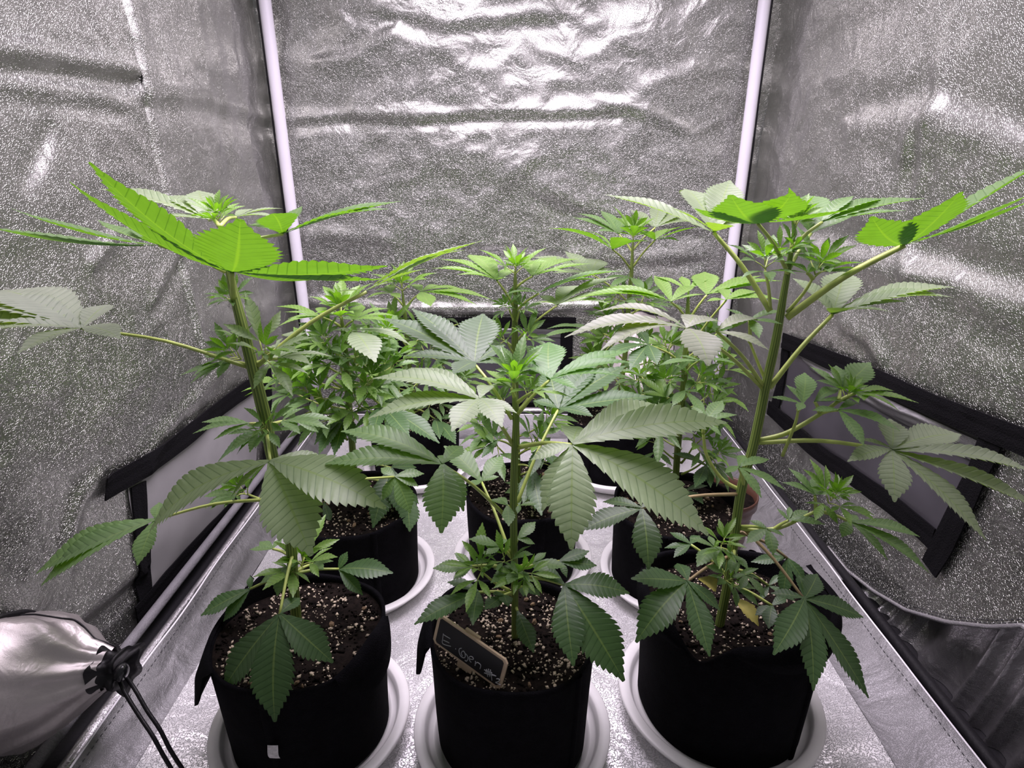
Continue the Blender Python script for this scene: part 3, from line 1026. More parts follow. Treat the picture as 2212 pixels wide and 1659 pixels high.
# ---- front left
saucer(-0.270, 0.602, 0.130, 'white saucer under the front black grow bag nearest the tied duct sleeve')
FL = potted(-0.270, 0.602, 'tall leaning plant in the black grow bag with a white tag beside the duct sleeve', 3)
def rim_fl(th):
    return 0.004 * sin(3 * th + 1) + 0.012 * math.exp(-((th - 5.9) / .35) ** 2) + 0.018 * math.exp(-((th - 2.3) / .28) ** 2) - 0.006 * math.exp(-((th - 3.3) / .5) ** 2)
pot(FL.root, -0.270, 0.602, 0.106, 0.180, 0.167, 1, rim_fl, flaps=[(2.45, 3.95, .085, .024), (5.40, 6.35, .055, .010)], seams=(4.64, 1.2), tagpos=(4.68, .088, .012, .020), perl=620)
FL.Y = 0.625
FL.stem([(641, 1345, .625), (636, 1290, .625), (627, 1160, .625), (612, 1060, .625), (588, 985, .625), (574, 910, .625), (545, 790, .625), (520, 690, .625), (500, 610, .63), (486, 540, .64), (474, 482, .65)],
        [.0066, .0066, .0066, .0066, .0068, .0072, .0064, .0056, .0044, .0030, .0016])
q = FL.px
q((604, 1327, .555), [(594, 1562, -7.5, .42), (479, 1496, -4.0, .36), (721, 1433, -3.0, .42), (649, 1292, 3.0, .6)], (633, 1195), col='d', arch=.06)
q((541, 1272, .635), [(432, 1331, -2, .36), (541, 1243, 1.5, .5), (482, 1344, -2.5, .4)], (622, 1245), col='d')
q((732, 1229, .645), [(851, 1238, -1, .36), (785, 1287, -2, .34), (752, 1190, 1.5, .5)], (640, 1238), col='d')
q((584, 997, .575), [(674, 1203, -7.5, .50), (322, 1150, -1.0, .30), (836, 1100, -4.5, .36), (500, 1075, -2.0, .16), (716, 1000, 3.0, .30)], (577, 935), col='p', arch=.09, up=.4)
q((578, 930, .665), [(468, 1000, 3.0, .30), (510, 985, 1.0, .30)], (576, 915), col='d')
q((338, 1122, .620), [(76, 1240, -3.0, .30), (88, 1266, -5.0, .32), (297, 1224, -5.0, .46), (345, 1085, 2.5, .6)], (596, 1078), col='m', arch=.07)
q((853, 1030, .700), [(887, 1110, -2.5, .48), (826, 1082, -1.5, .4), (918, 1024, 1.5, .36), (905, 1052, 0, .40), (822, 1012, 1.5, .5)], (606, 1075), col='m')
q((180, 711, .620), [(3, 626, 9.0, .40), (-50, 648, 6.0, .34), (-130, 695, 1.0, .32), (-75, 722, -3.0, .34), (36, 768, -6.0, .46), (238, 660, 6.5, .46), (262, 737, -3.0, .46)], (537, 794), col=(0.30, 0.335, 0.265), arch=.04, up=.75)  # extra pale: grazing sheen painted into this leaf's colour
q((792, 630, .660), [(1048, 518, 3.0, .16), (1010, 540, 1.0, .15), (925, 581, -1.5, .16), (722, 634, -1.0, .28), (850, 612, 3, .3)], (556, 790), col='p', arch=.05, r=.0024, up=.65)
# big top leaf that reaches towards the viewer, seen from below
q((501, 589, .602), [(190, 348, -11.0, .27), (147, 392, -6.5, .22), (519, 474, -12.0, .46), (838, 577, -6.0, .27), (829, 607, -2.0, .20), (694, 606, 3.0, .16)], (505, 645), col='m', arch=-.05, up=.35, r=.0028)
q((343, 530, .615), [(20, 449, -4.0, .25), (-60, 482, -3.0, .17), (356, 507, -3.5, .8), (283, 487, 3.0, .36), (210, 478, 4.0, .26)], (487, 587), col='m', arch=-.03, up=.45)
q((611, 506, .680), [(868, 434, -2.0, .22), (842, 452, -4.0, .20), (588, 462, -4.5, .8), (655, 446, 3.5, .5), (533, 490, 4.0, .30), (575, 480, 4.0, .3)], (484, 545), col='m', arch=.04, up=.5)
q((452, 476, .690), [(214, 408, 1.5, .22), (428, 411, 5.0, .52), (350, 424, 4.0, .30), (330, 470, -2.0, .2)], (475, 490), col='p', up=.5)
q((510, 470, .690), [(612, 450, 2.0, .26), (600, 470, -1.0, .26), (545, 452, 4.0, .4)], (475, 490), col='p', up=.6)
FL.shoot(at(474, 482, .665), Vector((-.1, -.1, 1)), .034, 7, 'l', 1.0, True)
FL.shoot(at(500, 648, .645), Vector((.5, -.4, .6)), .028, 4, 'm', .8)
FL.shoot(at(500, 648, .655), Vector((-.6, -.2, .5)), .026, 4, 'm', .8)
FL.young(at(530, 738, .645), Vector((-.7, -.2, .4)), .026, n=3, col='l')
FL.shoot(at(568, 770, .630), Vector((.6, -.6, .7)), .050, 6, 'p', .9)
FL.shoot(at(520, 775, .640), Vector((-.7, -.4, .5)), .045, 6, 'm', .9)
q((500, 782, .63), [(385, 812, -2, .22), (410, 830, -3, .24), (440, 770, 2, .3), (470, 820, -3, .36)], (540, 790), col='m')
q((600, 775, .63), [(720, 770, 1, .22), (672, 788, -3, .30), (655, 755, 3, .3)], (552, 785), col='p')
FL.shoot(at(576, 925, .625), Vector((.2, -.8, .4)), .040, 6, 'm', .8)
q((540, 915, .635), [(434, 912, 1, .22), (414, 938, -1, .18), (460, 952, -2, .24)], (570, 920), col='m')
q((607, 912, .640), [(728, 908, 1, .24), (660, 880, 2, .24), (712, 928, -2, .24), (650, 940, -3, .3)], (580, 920), col='m')
q((640, 910, .66), [(700, 895, 1.5, .3), (690, 935, 0, .3)], (582, 918), col='m')
FL.spx(535, 1068, .66, .045, 5, 'm', (-.5, -.4, .6), .9, (604, 1080))
FL.spx(650, 1225, .635, .050, 7, 'l', (.3, -.3, .8), 1.0, (634, 1235))
q((590, 1186, .645), [(537, 1187, 0, .36), (560, 1170, 2, .4), (610, 1165, 2, .45)], (626, 1200), col='m')
q((618, 1225, .615), [(598, 1290, -3, .5), (560, 1262, -1, .36), (650, 1218, 0, .4)], (634, 1238), col='m')
q((675, 1218, .645), [(722, 1212, 0, .36), (700, 1232, -2, .4)], (640, 1235), col='m')

# ---- front middle
saucer(0.000, 0.590, 0.130, 'white saucer under the front black grow bag that holds the chalk sign')
FM = potted(0.000, 0.590, 'bushy plant with big serrated leaves in the grow bag that holds the chalk sign', 5)
def rim_fm(th):
    return 0.003 * sin(3 * th) + 0.008 * math.exp(-((th - 2.6) / .5) ** 2) + 0.004 * math.exp(-((th - .2) / .5) ** 2)
pot(FM.root, 0.000, 0.590, 0.102, 0.186, 0.174, 2, rim_fm, flaps=[(2.85, 3.45, .070, .016)], seams=(5.55, 2.2), perl=760)
FM.Y = 0.590
FM.stem([(1112, 1378, .59), (1112, 1270, .59), (1109, 1100, .59), (1112, 980, .59), (1115, 900, .592), (1112, 855, .60), (1108, 815, .61)],
        [.0042, .0042, .0043, .0040, .0036, .0028, .0014])
q = FM.px
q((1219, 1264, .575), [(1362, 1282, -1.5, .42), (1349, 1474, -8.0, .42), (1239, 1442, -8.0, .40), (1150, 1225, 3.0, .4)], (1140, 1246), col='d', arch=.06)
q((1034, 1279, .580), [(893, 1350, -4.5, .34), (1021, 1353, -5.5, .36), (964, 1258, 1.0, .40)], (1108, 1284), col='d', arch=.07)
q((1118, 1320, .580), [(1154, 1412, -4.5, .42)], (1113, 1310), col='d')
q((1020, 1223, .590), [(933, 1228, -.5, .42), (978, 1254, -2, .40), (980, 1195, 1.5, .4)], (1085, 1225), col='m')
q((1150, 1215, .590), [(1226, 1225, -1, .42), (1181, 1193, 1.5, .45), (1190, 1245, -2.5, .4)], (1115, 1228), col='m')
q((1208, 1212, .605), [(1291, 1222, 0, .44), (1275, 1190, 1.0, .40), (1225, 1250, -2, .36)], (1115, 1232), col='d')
q((1118, 1232, .57), [(1058, 1260, -2, .48), (1096, 1264, -3, .44), (1145, 1260, -2.5, .36), (1075, 1228, 0, .3)], (1112, 1240), col='m')
q((1079, 1181, .59), [(1010, 1164, 0, .46), (1048, 1199, -2, .44), (1092, 1160, 2, .5)], (1106, 1205), col='m')
q((1118, 1165, .59), [(1158, 1126, 2.5, .42), (1157, 1176, 0, .42)], (1112, 1180), col='m')
FM.spx(1040, 1235, .58, .040, 6, 'l', (-.3, -.4, .8), 1.0, (1100, 1275))
FM.spx(1128, 1238, .57, .034, 5, 'l', (.2, -.7, .4), .9)
FM.spx(1092, 1215, .585, .034, 5, 'm', (-.2, -.3, .7), .9)
q((1088, 1286, .58), [(1045, 1318, -3, .5), (1098, 1312, -3, .5), (1062, 1286, -1, .5)], (1110, 1280), col='d')
q((1135, 1268, .58), [(1168, 1288, -2, .5), (1130, 1290, -2.5, .5)], (1113, 1270), col='d')
q((1096, 1092, .585), [(1056, 1079, 0, .40), (1099, 1139, -3, .46), (1075, 1075, 2, .4)], (1110, 1108), col='m')
q((1122, 1092, .59), [(1163, 1089, 0, .36), (1120, 1070, 2, .4), (1118, 1112, -1.5, .4)], (1110, 1104), col='m')
q((1040, 1040, .670), [(958, 962, 4.5, .44), (1087, 984, 4.5, .42), (1080, 1030, 0.5, .40), (1010, 1052, -2, .40)], (1103, 1200), col='m', arch=.04)
q((956, 1003, .570), [(735, 931, 3.5, .25), (700, 1003, -1.5, .25), (953, 1155, -6.5, .50), (1002, 1108, -4.0, .36), (1000, 965, 3.5, .5), (962, 985, 1.5, .9)], (1090, 1112), col='m', arch=.08, up=.45)
q((1237, 961, .545), [(1144, 995, -1.0, .34), (1234, 1190, -7.0, .43), (1170, 1106, -4.0, .36), (1531, 1158, -6.0, .36), (1571, 915, 1.5, .27), (1436, 880, 5.5, .30), (1252, 925, 4.0, .8)], (1119, 967), col='p', arch=.07, up=.45, r=.0023)
q((1037, 864, .555), [(792, 905, -1.5, .31), (803, 818, 3.0, .30), (886, 795, 6.0, .25), (975, 936, -5.5, .46), (1086, 927, -5.0, .42), (1118, 897, -2.5, .30), (1056, 836, 4.0, .44)], (1106, 958), col='p', arch=.06, up=.6)
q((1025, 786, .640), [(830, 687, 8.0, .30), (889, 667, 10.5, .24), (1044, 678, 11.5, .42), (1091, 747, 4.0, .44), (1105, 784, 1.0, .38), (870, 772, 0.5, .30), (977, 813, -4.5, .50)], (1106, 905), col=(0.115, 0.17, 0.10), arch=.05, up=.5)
q((1206, 884, .680), [(1412, 857, 1.0, .30), (1352, 790, 7.0, .34), (1285, 780, 9.0, .34), (1283, 902, -3.0, .40), (1150, 868, 1.0, .50), (1185, 800, 8.0, .40)], (1112, 1100), col='d', arch=.05, mat=M_PET)
q((1187, 821, .600), [(1186, 738, 8.0, .48), (1362, 757, 5.0, .25), (1371, 784, 1.0, .20), (1345, 815, -1.5, .18), (1249, 845, -3.0, .30), (1150, 767, 6.0, .42), (1112, 790, 3.0, .26)], (1118, 895), col=(0.12, 0.24, 0.075), arch=.05, up=.6)
q((1104, 838, .595), [(1026, 815, 2, .26), (1050, 835, -.5, .22), (1048, 800, 4, .26)], (1112, 860), col='l')
q((1150, 848, .585), [(1236, 858, -1, .24), (1196, 835, 2, .28), (1098, 850, -2.5, .24), (1180, 865, -3, .2)], (1118, 870), col='l')
FM.shoot(at(1110, 838, .605), Vector((0, -.1, 1)), .044, 7, 'm', .75, True)

# ---- front right
saucer(0.290, 0.637, 0.138, 'white saucer under the front black grow bag beside the curved hem')
FR = potted(0.290, 0.637, 'tallest plant with long yellow petioles in the folded grow bag beside the curved hem', 7)
def rim_fr(th):
    return 0.010 * math.exp(-((th - 5.2) / .7) ** 2) - 0.036 * math.exp(-((th - 4.05) / .24) ** 2) - 0.022 * math.exp(-((th - 1.6) / 1.1) ** 2) + 0.003 * sin(3 * th)
pot(FR.root, 0.290, 0.637, 0.116, 0.212, 0.168, 3, rim_fr, flaps=[(4.35, 5.95, .036, .004), (2.8, 3.9, .03, .004), (5.98, 6.6, .030, .016)], seams=(5.35, 1.0), perl=620)
FR.Y = 0.620
FR.stem([(1553, 1357, .62), (1575, 1240, .62), (1601, 1060, .62), (1628, 960, .62), (1655, 830, .62), (1677, 730, .62), (1692, 640, .622), (1707, 555, .625), (1717, 490, .63)],
        [.0058, .0056, .0056, .0054, .0050, .0046, .0037, .0027, .0015])
q = FR.px
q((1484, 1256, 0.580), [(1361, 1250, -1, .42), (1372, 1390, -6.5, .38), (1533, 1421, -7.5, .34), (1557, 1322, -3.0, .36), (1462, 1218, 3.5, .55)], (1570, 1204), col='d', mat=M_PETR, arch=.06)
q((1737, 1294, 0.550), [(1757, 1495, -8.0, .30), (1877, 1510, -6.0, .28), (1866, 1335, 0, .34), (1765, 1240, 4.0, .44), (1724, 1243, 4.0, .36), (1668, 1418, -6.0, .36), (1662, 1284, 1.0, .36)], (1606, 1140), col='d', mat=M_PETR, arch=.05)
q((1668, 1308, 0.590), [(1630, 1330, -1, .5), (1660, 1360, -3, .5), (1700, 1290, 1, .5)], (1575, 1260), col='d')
q((1925, 973, 0.580), [(2245, 1025, -2.0, .17), (2260, 1105, -4.0, .18), (2131, 1170, -7.0, .28), (1931, 1088, -5.5, .46), (1828, 1000, -1.5, .36), (1921, 906, 4.5, .580), (2075, 942, 4.0, .34), (1846, 952, 3.0, .26)], (1629, 956), col=(0.27, 0.315, 0.22), arch=.05, up=.6, r=.0024)  # paler blade colour stands in for light glancing off the leaf
q((1955, 529, 0.580), [(2260, 402, -3.0, .25), (2078, 414, -9.0, .46), (1882, 469, -7.0, .42), (1874, 512, 2.0, .16), (2262, 342, 5.0, .20), (2250, 428, 0, .14)], (1700, 686), col='m', arch=-.04, r=.0033, up=.35)
q((1542, 503, 0.670), [(1306, 420, 7.0, .27), (1478, 408, 10.5, .36), (1577, 390, 10.5, .34), (1440, 448, -1.0, .22), (1566, 488, -4.0, .7), (1620, 488, 5.0, .2)], (1664, 672), col='p', arch=.05, r=.0026)
q((1637, 483, 0.590), [(1500, 450, -5.0, .30), (1577, 421, -9.0, .50), (1713, 417, -9.0, .50), (1850, 452, -3.0, .20), (1600, 470, 3.0, .3)], (1698, 580), col='m', arch=-.06, up=.35)
q((1776, 480, 0.630), [(2000, 428, 0.5, .22), (1960, 455, -2.5, .17), (1845, 424, 3.0, .30), (1741, 423, 7.0, .44), (1925, 432, 2.0, .2)], (1710, 535), col='m', arch=.04, up=.5)
q((1752, 505, 0.670), [(1800, 440, 4.0, .36), (1722, 440, 4.0, .4), (1840, 470, 0, .3)], (1700, 590), col='m', up=.5)
FR.shoot(at(1716, 500, .628), Vector((.05, -.05, 1)), .036, 7, 'l', .55, True)
FR.shoot(at(1706, 545, .620), Vector((.4, -.3, .6)), .025, 4, 'm', .8)
FR.shoot(at(1688, 555, .620), Vector((-.5, -.3, .6)), .028, 4, 'm', .9)
q((1484, 712, 0.580), [(1217, 729, -1.0, .24), (1283, 675, 4.0, .20), (1296, 759, -4.0, .24), (1531, 794, -7.0, .52), (1500, 682, 3.5, .580), (1560, 700, 2, .4)], (1646, 838), col=(0.29, 0.31, 0.24), arch=.10, up=.6)  # top sheen is mixed into this grey-green tint
q((1548, 716, 0.590), [(1663, 757, -3.0, .30), (1640, 690, 3, .3)], (1650, 836), col=(0.29, 0.31, 0.24), arch=.08)  # same tint with the sheen painted in
q((1798, 680, 0.640), [(2063, 620, 3.0, .20), (2060, 643, 0.5, .18), (1822, 586, 7.0, .46), (1710, 602, 5.0, .34), (1834, 668, -3.5, .8), (1928, 678, -2.5, .14), (1960, 655, 1, .2)], (1662, 838), col='p', arch=.06, r=.0026)
# branch with small leaves beside the right vent
tube('side_branch', [at(1636, 952, .620), at(1700, 935, .615), at(1775, 892, .610), at(1812, 866, .610)], [.0030, .0026, .002], M_PET, FR.root, 8, 14)
tube('side_branch', [at(1690, 985, .610), at(1716, 920, .605), at(1724, 888, .605)], [.002, .0017, .0014], M_PET, FR.root, 7, 10)
q((1815, 843, 0.620), [(1881, 782, 4.0, .44), (1748, 791, 3.5, .26), (1760, 822, 0, .26), (1805, 790, 4, .4)], (1812, 864, .610), col='m', up=.4)
q((1811, 886, 0.600), [(1947, 932, -2.0, .28), (1868, 966, -4.0, .36), (1752, 888, 0, .36), (1850, 870, 2, .24)], (1775, 892, .610), col='m')
q((1853, 848, 0.610), [(1987, 871, 0, .20), (1945, 890, -2.0, .22), (1932, 846, 2.0, .22), (1866, 868, -2.5, .5)], (1812, 866, .610), col='l')
q((1733, 872, 0.600), [(1660, 857, 1, .26), (1697, 831, 3, .28), (1738, 805, 5, .40), (1722, 890, -2, .4)], (1724, 886, .605), col='m')
q((1760, 868, 0.610), [(1812, 838, 3, .30), (1800, 868, 1, .3), (1862, 876, 0, .2)], (1770, 890, .610), col='m')
FR.shoot(at(1826, 862, .612), Vector((.2, -.2, 1)), .030, 6, 'l', .8)
# lower right branch
tube('side_branch', [at(1596, 1140, .620), at(1640, 1145, .610), at(1690, 1138, .605), at(1762, 1104, .600)], [.0030, .0026, .0018], M_PET, FR.root, 8, 14)
q((1836, 1128, 0.590), [(2009, 1239, -4.0, .22), (1919, 1213, -4.0, .24), (1988, 1161, -.5, .22), (1817, 1163, -2.0, .5), (1850, 1115, 1.5, .4)], (1775, 1105, .600), col='m')
q((1703, 1124, 0.600), [(1677, 1097, 1.5, .3), (1748, 1103, 1, .40), (1785, 1135, -1.5, .3), (1705, 1095, 2, .3)], (1668, 1146, .607), col='m')
q((1657, 1143, 0.590), [(1671, 1202, -3.0, .42), (1611, 1175, -1.5, .42), (1617, 1124, 1.5, .40), (1695, 1160, -1, .3)], (1600, 1138), col='m')
q((1760, 1070, 0.600), [(1702, 1010, 3, .28), (1688, 1042, 1, .26), (1766, 1030, 3, .44), (1798, 1066, 0, .3)], (1762, 1102, .600), col='m')
FR.shoot(at(1790, 1086, .595), Vector((.3, -.3, 1)), .040, 7, 'l', 1.0, True)
q((1778, 1090, 0.590), [(1760, 1126, -2, .36), (1811, 1134, -2, .34), (1736, 1087, 1, .2)], (1765, 1102, .600), col='l')
q((1595, 1009, 0.580), [(1699, 1060, -2.0, .26), (1646, 1078, -3.5, .30), (1663, 993, 1.5, .30), (1564, 1024, -1.5, .34), (1608, 985, 2.5, .4)], (1607, 1050), col='m')
tube('side_branch', [at(1602, 1060, .620), at(1560, 1035, .625), at(1527, 985, .630), at(1519, 935, .635)], [.0024, .0022, .0017], M_PET, FR.root, 7, 14)
q((1520, 915, 0.635), [(1562, 864, 4, .34), (1495, 876, 3, .36), (1594, 897, 1, .24), (1560, 945, -2, .3), (1480, 930, -1, .3)], (1519, 935, .635), col='m')
tube('side_branch', [at(1660, 835, .620), at(1640, 790, .625), at(1620, 740, .630)], [.002, .0018, .0014], M_PET, FR.root, 7, 10)
q((1619, 692, 0.620), [(1566, 666, 2, .26), (1692, 672, 1, .30), (1692, 702, -2, .30), (1580, 712, -2.5, .30), (1640, 735, -4, .3)], (1620, 740, .630), col='m')
tube('side_branch', [at(1664, 670, .620), at(1660, 620, .622), at(1652, 585, .625)], [.002, .0017, .0013], M_PET, FR.root, 7, 10)
FR.shoot(at(1652, 588, .625), Vector((-.2, -.2, 1)), .045, 6, 'm', 1.1)
tube('side_branch', [at(1700, 675, .620), at(1738, 630, .622), at(1756, 600, .625)], [.002, .0017, .0013], M_PET, FR.root, 7, 10)
FR.shoot(at(1756, 602, .625), Vector((.25, -.2, 1)), .050, 6, 'm', 1.1)
q((1744, 590, 0.620), [(1670, 586, 1, .24), (1822, 562, 2, .3), (1790, 575, 4, .3)], (1756, 602, .625), col='m')
# left low leaf behind the big middle leaf
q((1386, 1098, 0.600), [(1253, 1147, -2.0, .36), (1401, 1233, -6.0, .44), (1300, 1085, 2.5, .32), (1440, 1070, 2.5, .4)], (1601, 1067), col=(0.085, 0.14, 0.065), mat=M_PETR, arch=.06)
q((1492, 1176, 0.635), [(1433, 1184, 0, .32), (1454, 1206, -2, .36), (1445, 1150, 2, .4), (1512, 1158, 2, .5)], (1572, 1245), col='d')
q((1543, 1182, 0.600), [(1487, 1161, 1, .30), (1504, 1226, -3, .40), (1562, 1226, -3, .34), (1570, 1195, -1, .3), (1530, 1158, 2, .4)], (1590, 1200), col='m')
FR.shoot(at(1558, 1178, .595), Vector((0, -.4, .8)), .032, 6, 'l', 1.0)
q((1586, 1200, 0.590), [(1578, 1240, -2.5, .36), (1618, 1232, -2.5, .34), (1566, 1188, 1, .3)], (1586, 1190), col='m')
q((1612, 1243, 0.590), [(1654, 1292, -2.5, .34), (1598, 1275, -2, .40), (1575, 1250, 0, .36), (1640, 1252, 0, .36)], (1574, 1250), col='m')
FR.shoot(at(1570, 1255, .600), Vector((.1, -.5, .6)), .034, 6, 'm', 1.0)
q((1700, 1205, 0.640), [(1655, 1180, 2, .3), (1740, 1260, -2, .4), (1690, 1290, -3, .36), (1620, 1215, 0, .3)], (1600, 1150), col='d', mat=M_PETR)
q((1660, 1265, 0.650), [(1720, 1300, -2, .34), (1690, 1240, 1, .34), (1640, 1300, -2, .3)], (1590, 1230), col='d')
# two yellowed leaves
def dead_leaf(p, tips, w):
    V, F, UV = leaflet_geo(6, .10, .05, .10)
    a, b = at(*p), at(*tips)
    x, y, z = basis(b - a, Vector((.2, -.7, .6)))
    L = (b - a).length
    o = mesh_ob('yellowed_leaf', [a + x * (v.x * L) + y * (v.y * L * w) + z * (v.z * L) for v in V], F, M_GOLD, FR.root)
    o['label'] = 'curled yellow dead leaf'
dead_leaf((1583, 1290, .615), (1639, 1353, .580), .42)
dead_leaf((1508, 1250, .600), (1549, 1268, .615), .45)

# ---- second row, left
saucer(-0.272, 0.908, 0.130, 'white saucer under the second grow bag behind the tagged one')
ML = potted(-0.272, 0.908, 'short dense plant in the grow bag right behind the tagged one', 9)
pot(ML.root, -0.272, 0.908, 0.107, 0.172, 0.160, 4, seams=(5.2, 2.0), perl=520)
ML.Y = 0.930
ML.stem([(772, 1120, .93), (767, 1050, .93), (760, 950, .93), (752, 850, .93), (747, 765, .93), (739, 700, .93), (736, 675, .93)], [.0062, .006, .0058, .0054, .0046, .003, .0015])
q = ML.px
q((698, 686, .920), [(594, 662, 4, .17), (612, 674, 0, .15), (598, 707, -4, .17), (620, 690, -2, .2), (690, 665, 4, .4)], (740, 708), col='l')
q((763, 692, .910), [(862, 683, 2, .20), (843, 667, 5, .24), (782, 658, 6, .40), (757, 672, 4, .36), (840, 695, -3, .2)], (742, 712), col='l')
q((763, 718, .900), [(713, 715, 2, .40), (812, 784, -8, .48), (888, 747, -3, .22), (784, 705, 5, .5), (855, 725, 1, .16)], (745, 740), col='p', arch=.08)
q((674, 742, .93), [(610, 722, 6, .34), (560, 757, 0, .24), (709, 704, 9, .26), (570, 792, -6, .22), (620, 752, 3, .26)], (748, 775), col='p')
q((828, 880, .88), [(757, 892, 0, .26), (762, 930, -3, .26), (872, 850, 7, .28), (885, 945, -8, .30), (950, 960, -6, .30), (808, 940, -8, .30)], (755, 828), col='d', arch=.05)
q((746, 900, .90), [(678, 962, -6, .30), (722, 985, -8, .30), (690, 910, 3, .28), (688, 985, -9, .26), (770, 960, -6, .3)], (758, 880), col='d')
q((845, 1010, .94), [(805, 1142, -9, .36), (870, 1120, -7, .40), (900, 1010, 4, .4)], (765, 1000), col='d', mat=M_PET)
q((880, 1060, .90), [(885, 1150, -6, .50), (905, 1090, 0, .5)], (768, 1030), col='d')
q((700, 1085, .90), [(715, 1130, -3, .36), (735, 1072, 1, .36)], (768, 1060), col='d')
q((640, 905, .90), [(560, 900, 0, .24), (600, 925, -4, .24), (610, 885, 4, .24)], (757, 860), col='m')
ML.shoot(at(737, 690, .92), Vector((0, -.1, 1)), .060, 7, 'l', .9, True)
for (x, y, dy, sz, ax) in [(712, 745, -.02, .055, (-.4, -.5, .7)), (768, 775, -.03, .050, (.2, -.5, .8)), (735, 790, -.04, .055, (-.2, -.6, .6)), (690, 800, -.02, .06, (-.6, -.4, .5)), (800, 760, .03, .055, (.5, -.3, .7)), (830, 735, .05, .06, (.4, .0, .8)), (640, 800, .02, .06, (-.6, -.2, .6)), (665, 845, -.03, .07, (-.6, -.3, .5)), (700, 862, -.05, .065, (-.3, -.5, .6)), (790, 830, -.03, .06, (.4, -.5, .5)), (820, 810, .0, .06, (.5, -.3, .6)), (720, 905, -.04, .06, (-.3, -.5, .4)), (620, 840, .06, .06, (-.5, .1, .7)), (850, 790, .06, .06, (.4, .1, .8)), (775, 880, -.05, .06, (.3, -.6, .4)), (680, 770, .0, .055, (-.5, -.2, .7))]:
    ML.spx(x, y, .93 + dy, sz, 5, random.choice('mmml'), ax, 1.0, (750, min(1000, y + 45)))

# ---- second row, middle
saucer(0.020, 0.950, 0.130, 'white saucer under the second grow bag behind the chalk sign plant')
MM = potted(0.020, 0.950, 'slim tall plant rising in front of the back vent behind the chalk sign plant', 11)
pot(MM.root, 0.020, 0.950, 0.106, 0.172, 0.160, 5, seams=(5.0, 1.6), perl=420)
MM.Y = 0.965
MM.stem([(1120, 1110, .965), (1117, 1000, .965), (1113, 850, .965), (1112, 735, .965), (1113, 660, .965), (1113, 610, .965), (1113, 585, .965)], [.0060, .0060, .0058, .0056, .0046, .003, .0014])
q = MM.px
q((1074, 607, .940), [(950, 560, 5, .20), (931, 580, -1, .15), (951, 575, 2, .16), (1012, 551, 9, .40), (1096, 602, -2, .3), (985, 596, -3, .2), (1108, 585, 7, .3)], (1111, 666), col='l')
q((1164, 634, .950), [(1350, 585, 3, .17), (1087, 638, -2, .22), (1098, 626, 2, .20), (1300, 606, 5, .15)], (1114, 672), col='m')
q((1150, 597, .960), [(1277, 569, 1, .17), (1254, 560, 5, .22), (1202, 555, 8, .36), (1145, 563, 7, .44), (1230, 590, -3, .2)], (1114, 622), col='l')
q((1203, 660, .950), [(1166, 638, 4, .40), (1247, 617, 8, .46), (1335, 599, 4, .24), (1352, 634, 0, .20), (1318, 658, -4, .18), (1151, 658, -3, .12)], (1114, 738), col='p')
q((1072, 727, .98), [(1000, 700, 6, .26), (1010, 735, 0, .26), (1060, 690, 8, .3), (1110, 720, 0, .3)], (1112, 752), col='m')
MM.shoot(at(1113, 592, .955), Vector((0, -.1, 1)), .050, 6, 'l', .9, True)
for (x, y, dy, sz, ax) in [(1095, 738, -.02, .042, (-.6, -.4, .4)), (1130, 735, -.02, .045, (.5, -.5, .3)), (1122, 672, -.01, .03, (.4, -.4, .7)), (1100, 668, -.01, .03, (-.5, -.3, .6)), (1175, 915, .0, .06, (.5, -.2, .6)), (1060, 925, .0, .06, (-.5, -.2, .6)), (1150, 955, -.03, .055, (.4, -.5, .4)), (1075, 965, -.03, .055, (-.4, -.5, .3)), (1170, 1000, .0, .05, (.5, -.2, .5)), (1135, 1060, -.03, .045, (.3, -.5, .3)), (1140, 860, .02, .05, (.4, .0, .7)), (1085, 880, .02, .05, (-.4, 0, .7))]:
    MM.spx(x, y, .965 + dy, sz, 5, 'm', ax, 1.0, (1113, min(1060, y + 30)))
q((1075, 950, .93), [(1025, 965, -2, .3), (1040, 990, -4, .3), (1060, 925, 3, .3)], (1115, 970), col='d')
q((1165, 965, .92), [(1145, 1030, -5, .34), (1200, 1010, -3, .34), (1190, 945, 3, .3)], (1115, 985), col='d')
q((1150, 1010, .92), [(1170, 1115, -8, .36), (1130, 1090, -6, .36)], (1116, 1005), col='d')

# ---- second row, right
saucer(0.286, 0.905, 0.124, 'white saucer under the second grow bag next to the brown pot')
MR = potted(0.286, 0.905, 'plant in the grow bag standing next to the small brown pot', 13)
pot(MR.root, 0.286, 0.905, 0.109, 0.172, 0.158, 6, seams=(4.3, 1.9), perl=420)
MR.Y = 0.955
MR.stem([(1456, 1095, .955), (1463, 980, .955), (1470, 900, .955), (1479, 800, .955), (1484, 710, .955), (1486, 660, .955), (1487, 635, .955)], [.0060, .0060, .0058, .0054, .0044, .003, .0014])
q = MR.px
q((1450, 653, .930), [(1294, 623, 4, .17), (1313, 629, 1, .15), (1240, 646, 0, .16), (1413, 596, 9, .26), (1525, 637, -2, .22), (1500, 620, 5, .3)], (1484, 690), col='l')
q((1527, 637, .945), [(1646, 614, 2, .17), (1645, 596, 6, .18), (1692, 608, 3, .12), (1522, 588, 9, .46), (1600, 640, -3, .18)], (1486, 695), col='l')
q((1487, 628, .97), [(1415, 597, 4, .24), (1472, 597, 6, .3), (1540, 600, 5, .24)], (1487, 660), col='l')
q((1569, 648, .900), [(1525, 651, -1, .36), (1636, 630, 3, .34), (1690, 650, 0, .26), (1560, 625, 5, .4)], (1480, 770), col='l', up=.4)
q((1400, 745, .91), [(1300, 775, -4, .30), (1360, 800, -6, .36), (1330, 735, 3, .3), (1420, 790, -6, .4), (1380, 715, 6, .3)], (1480, 790), col='d')
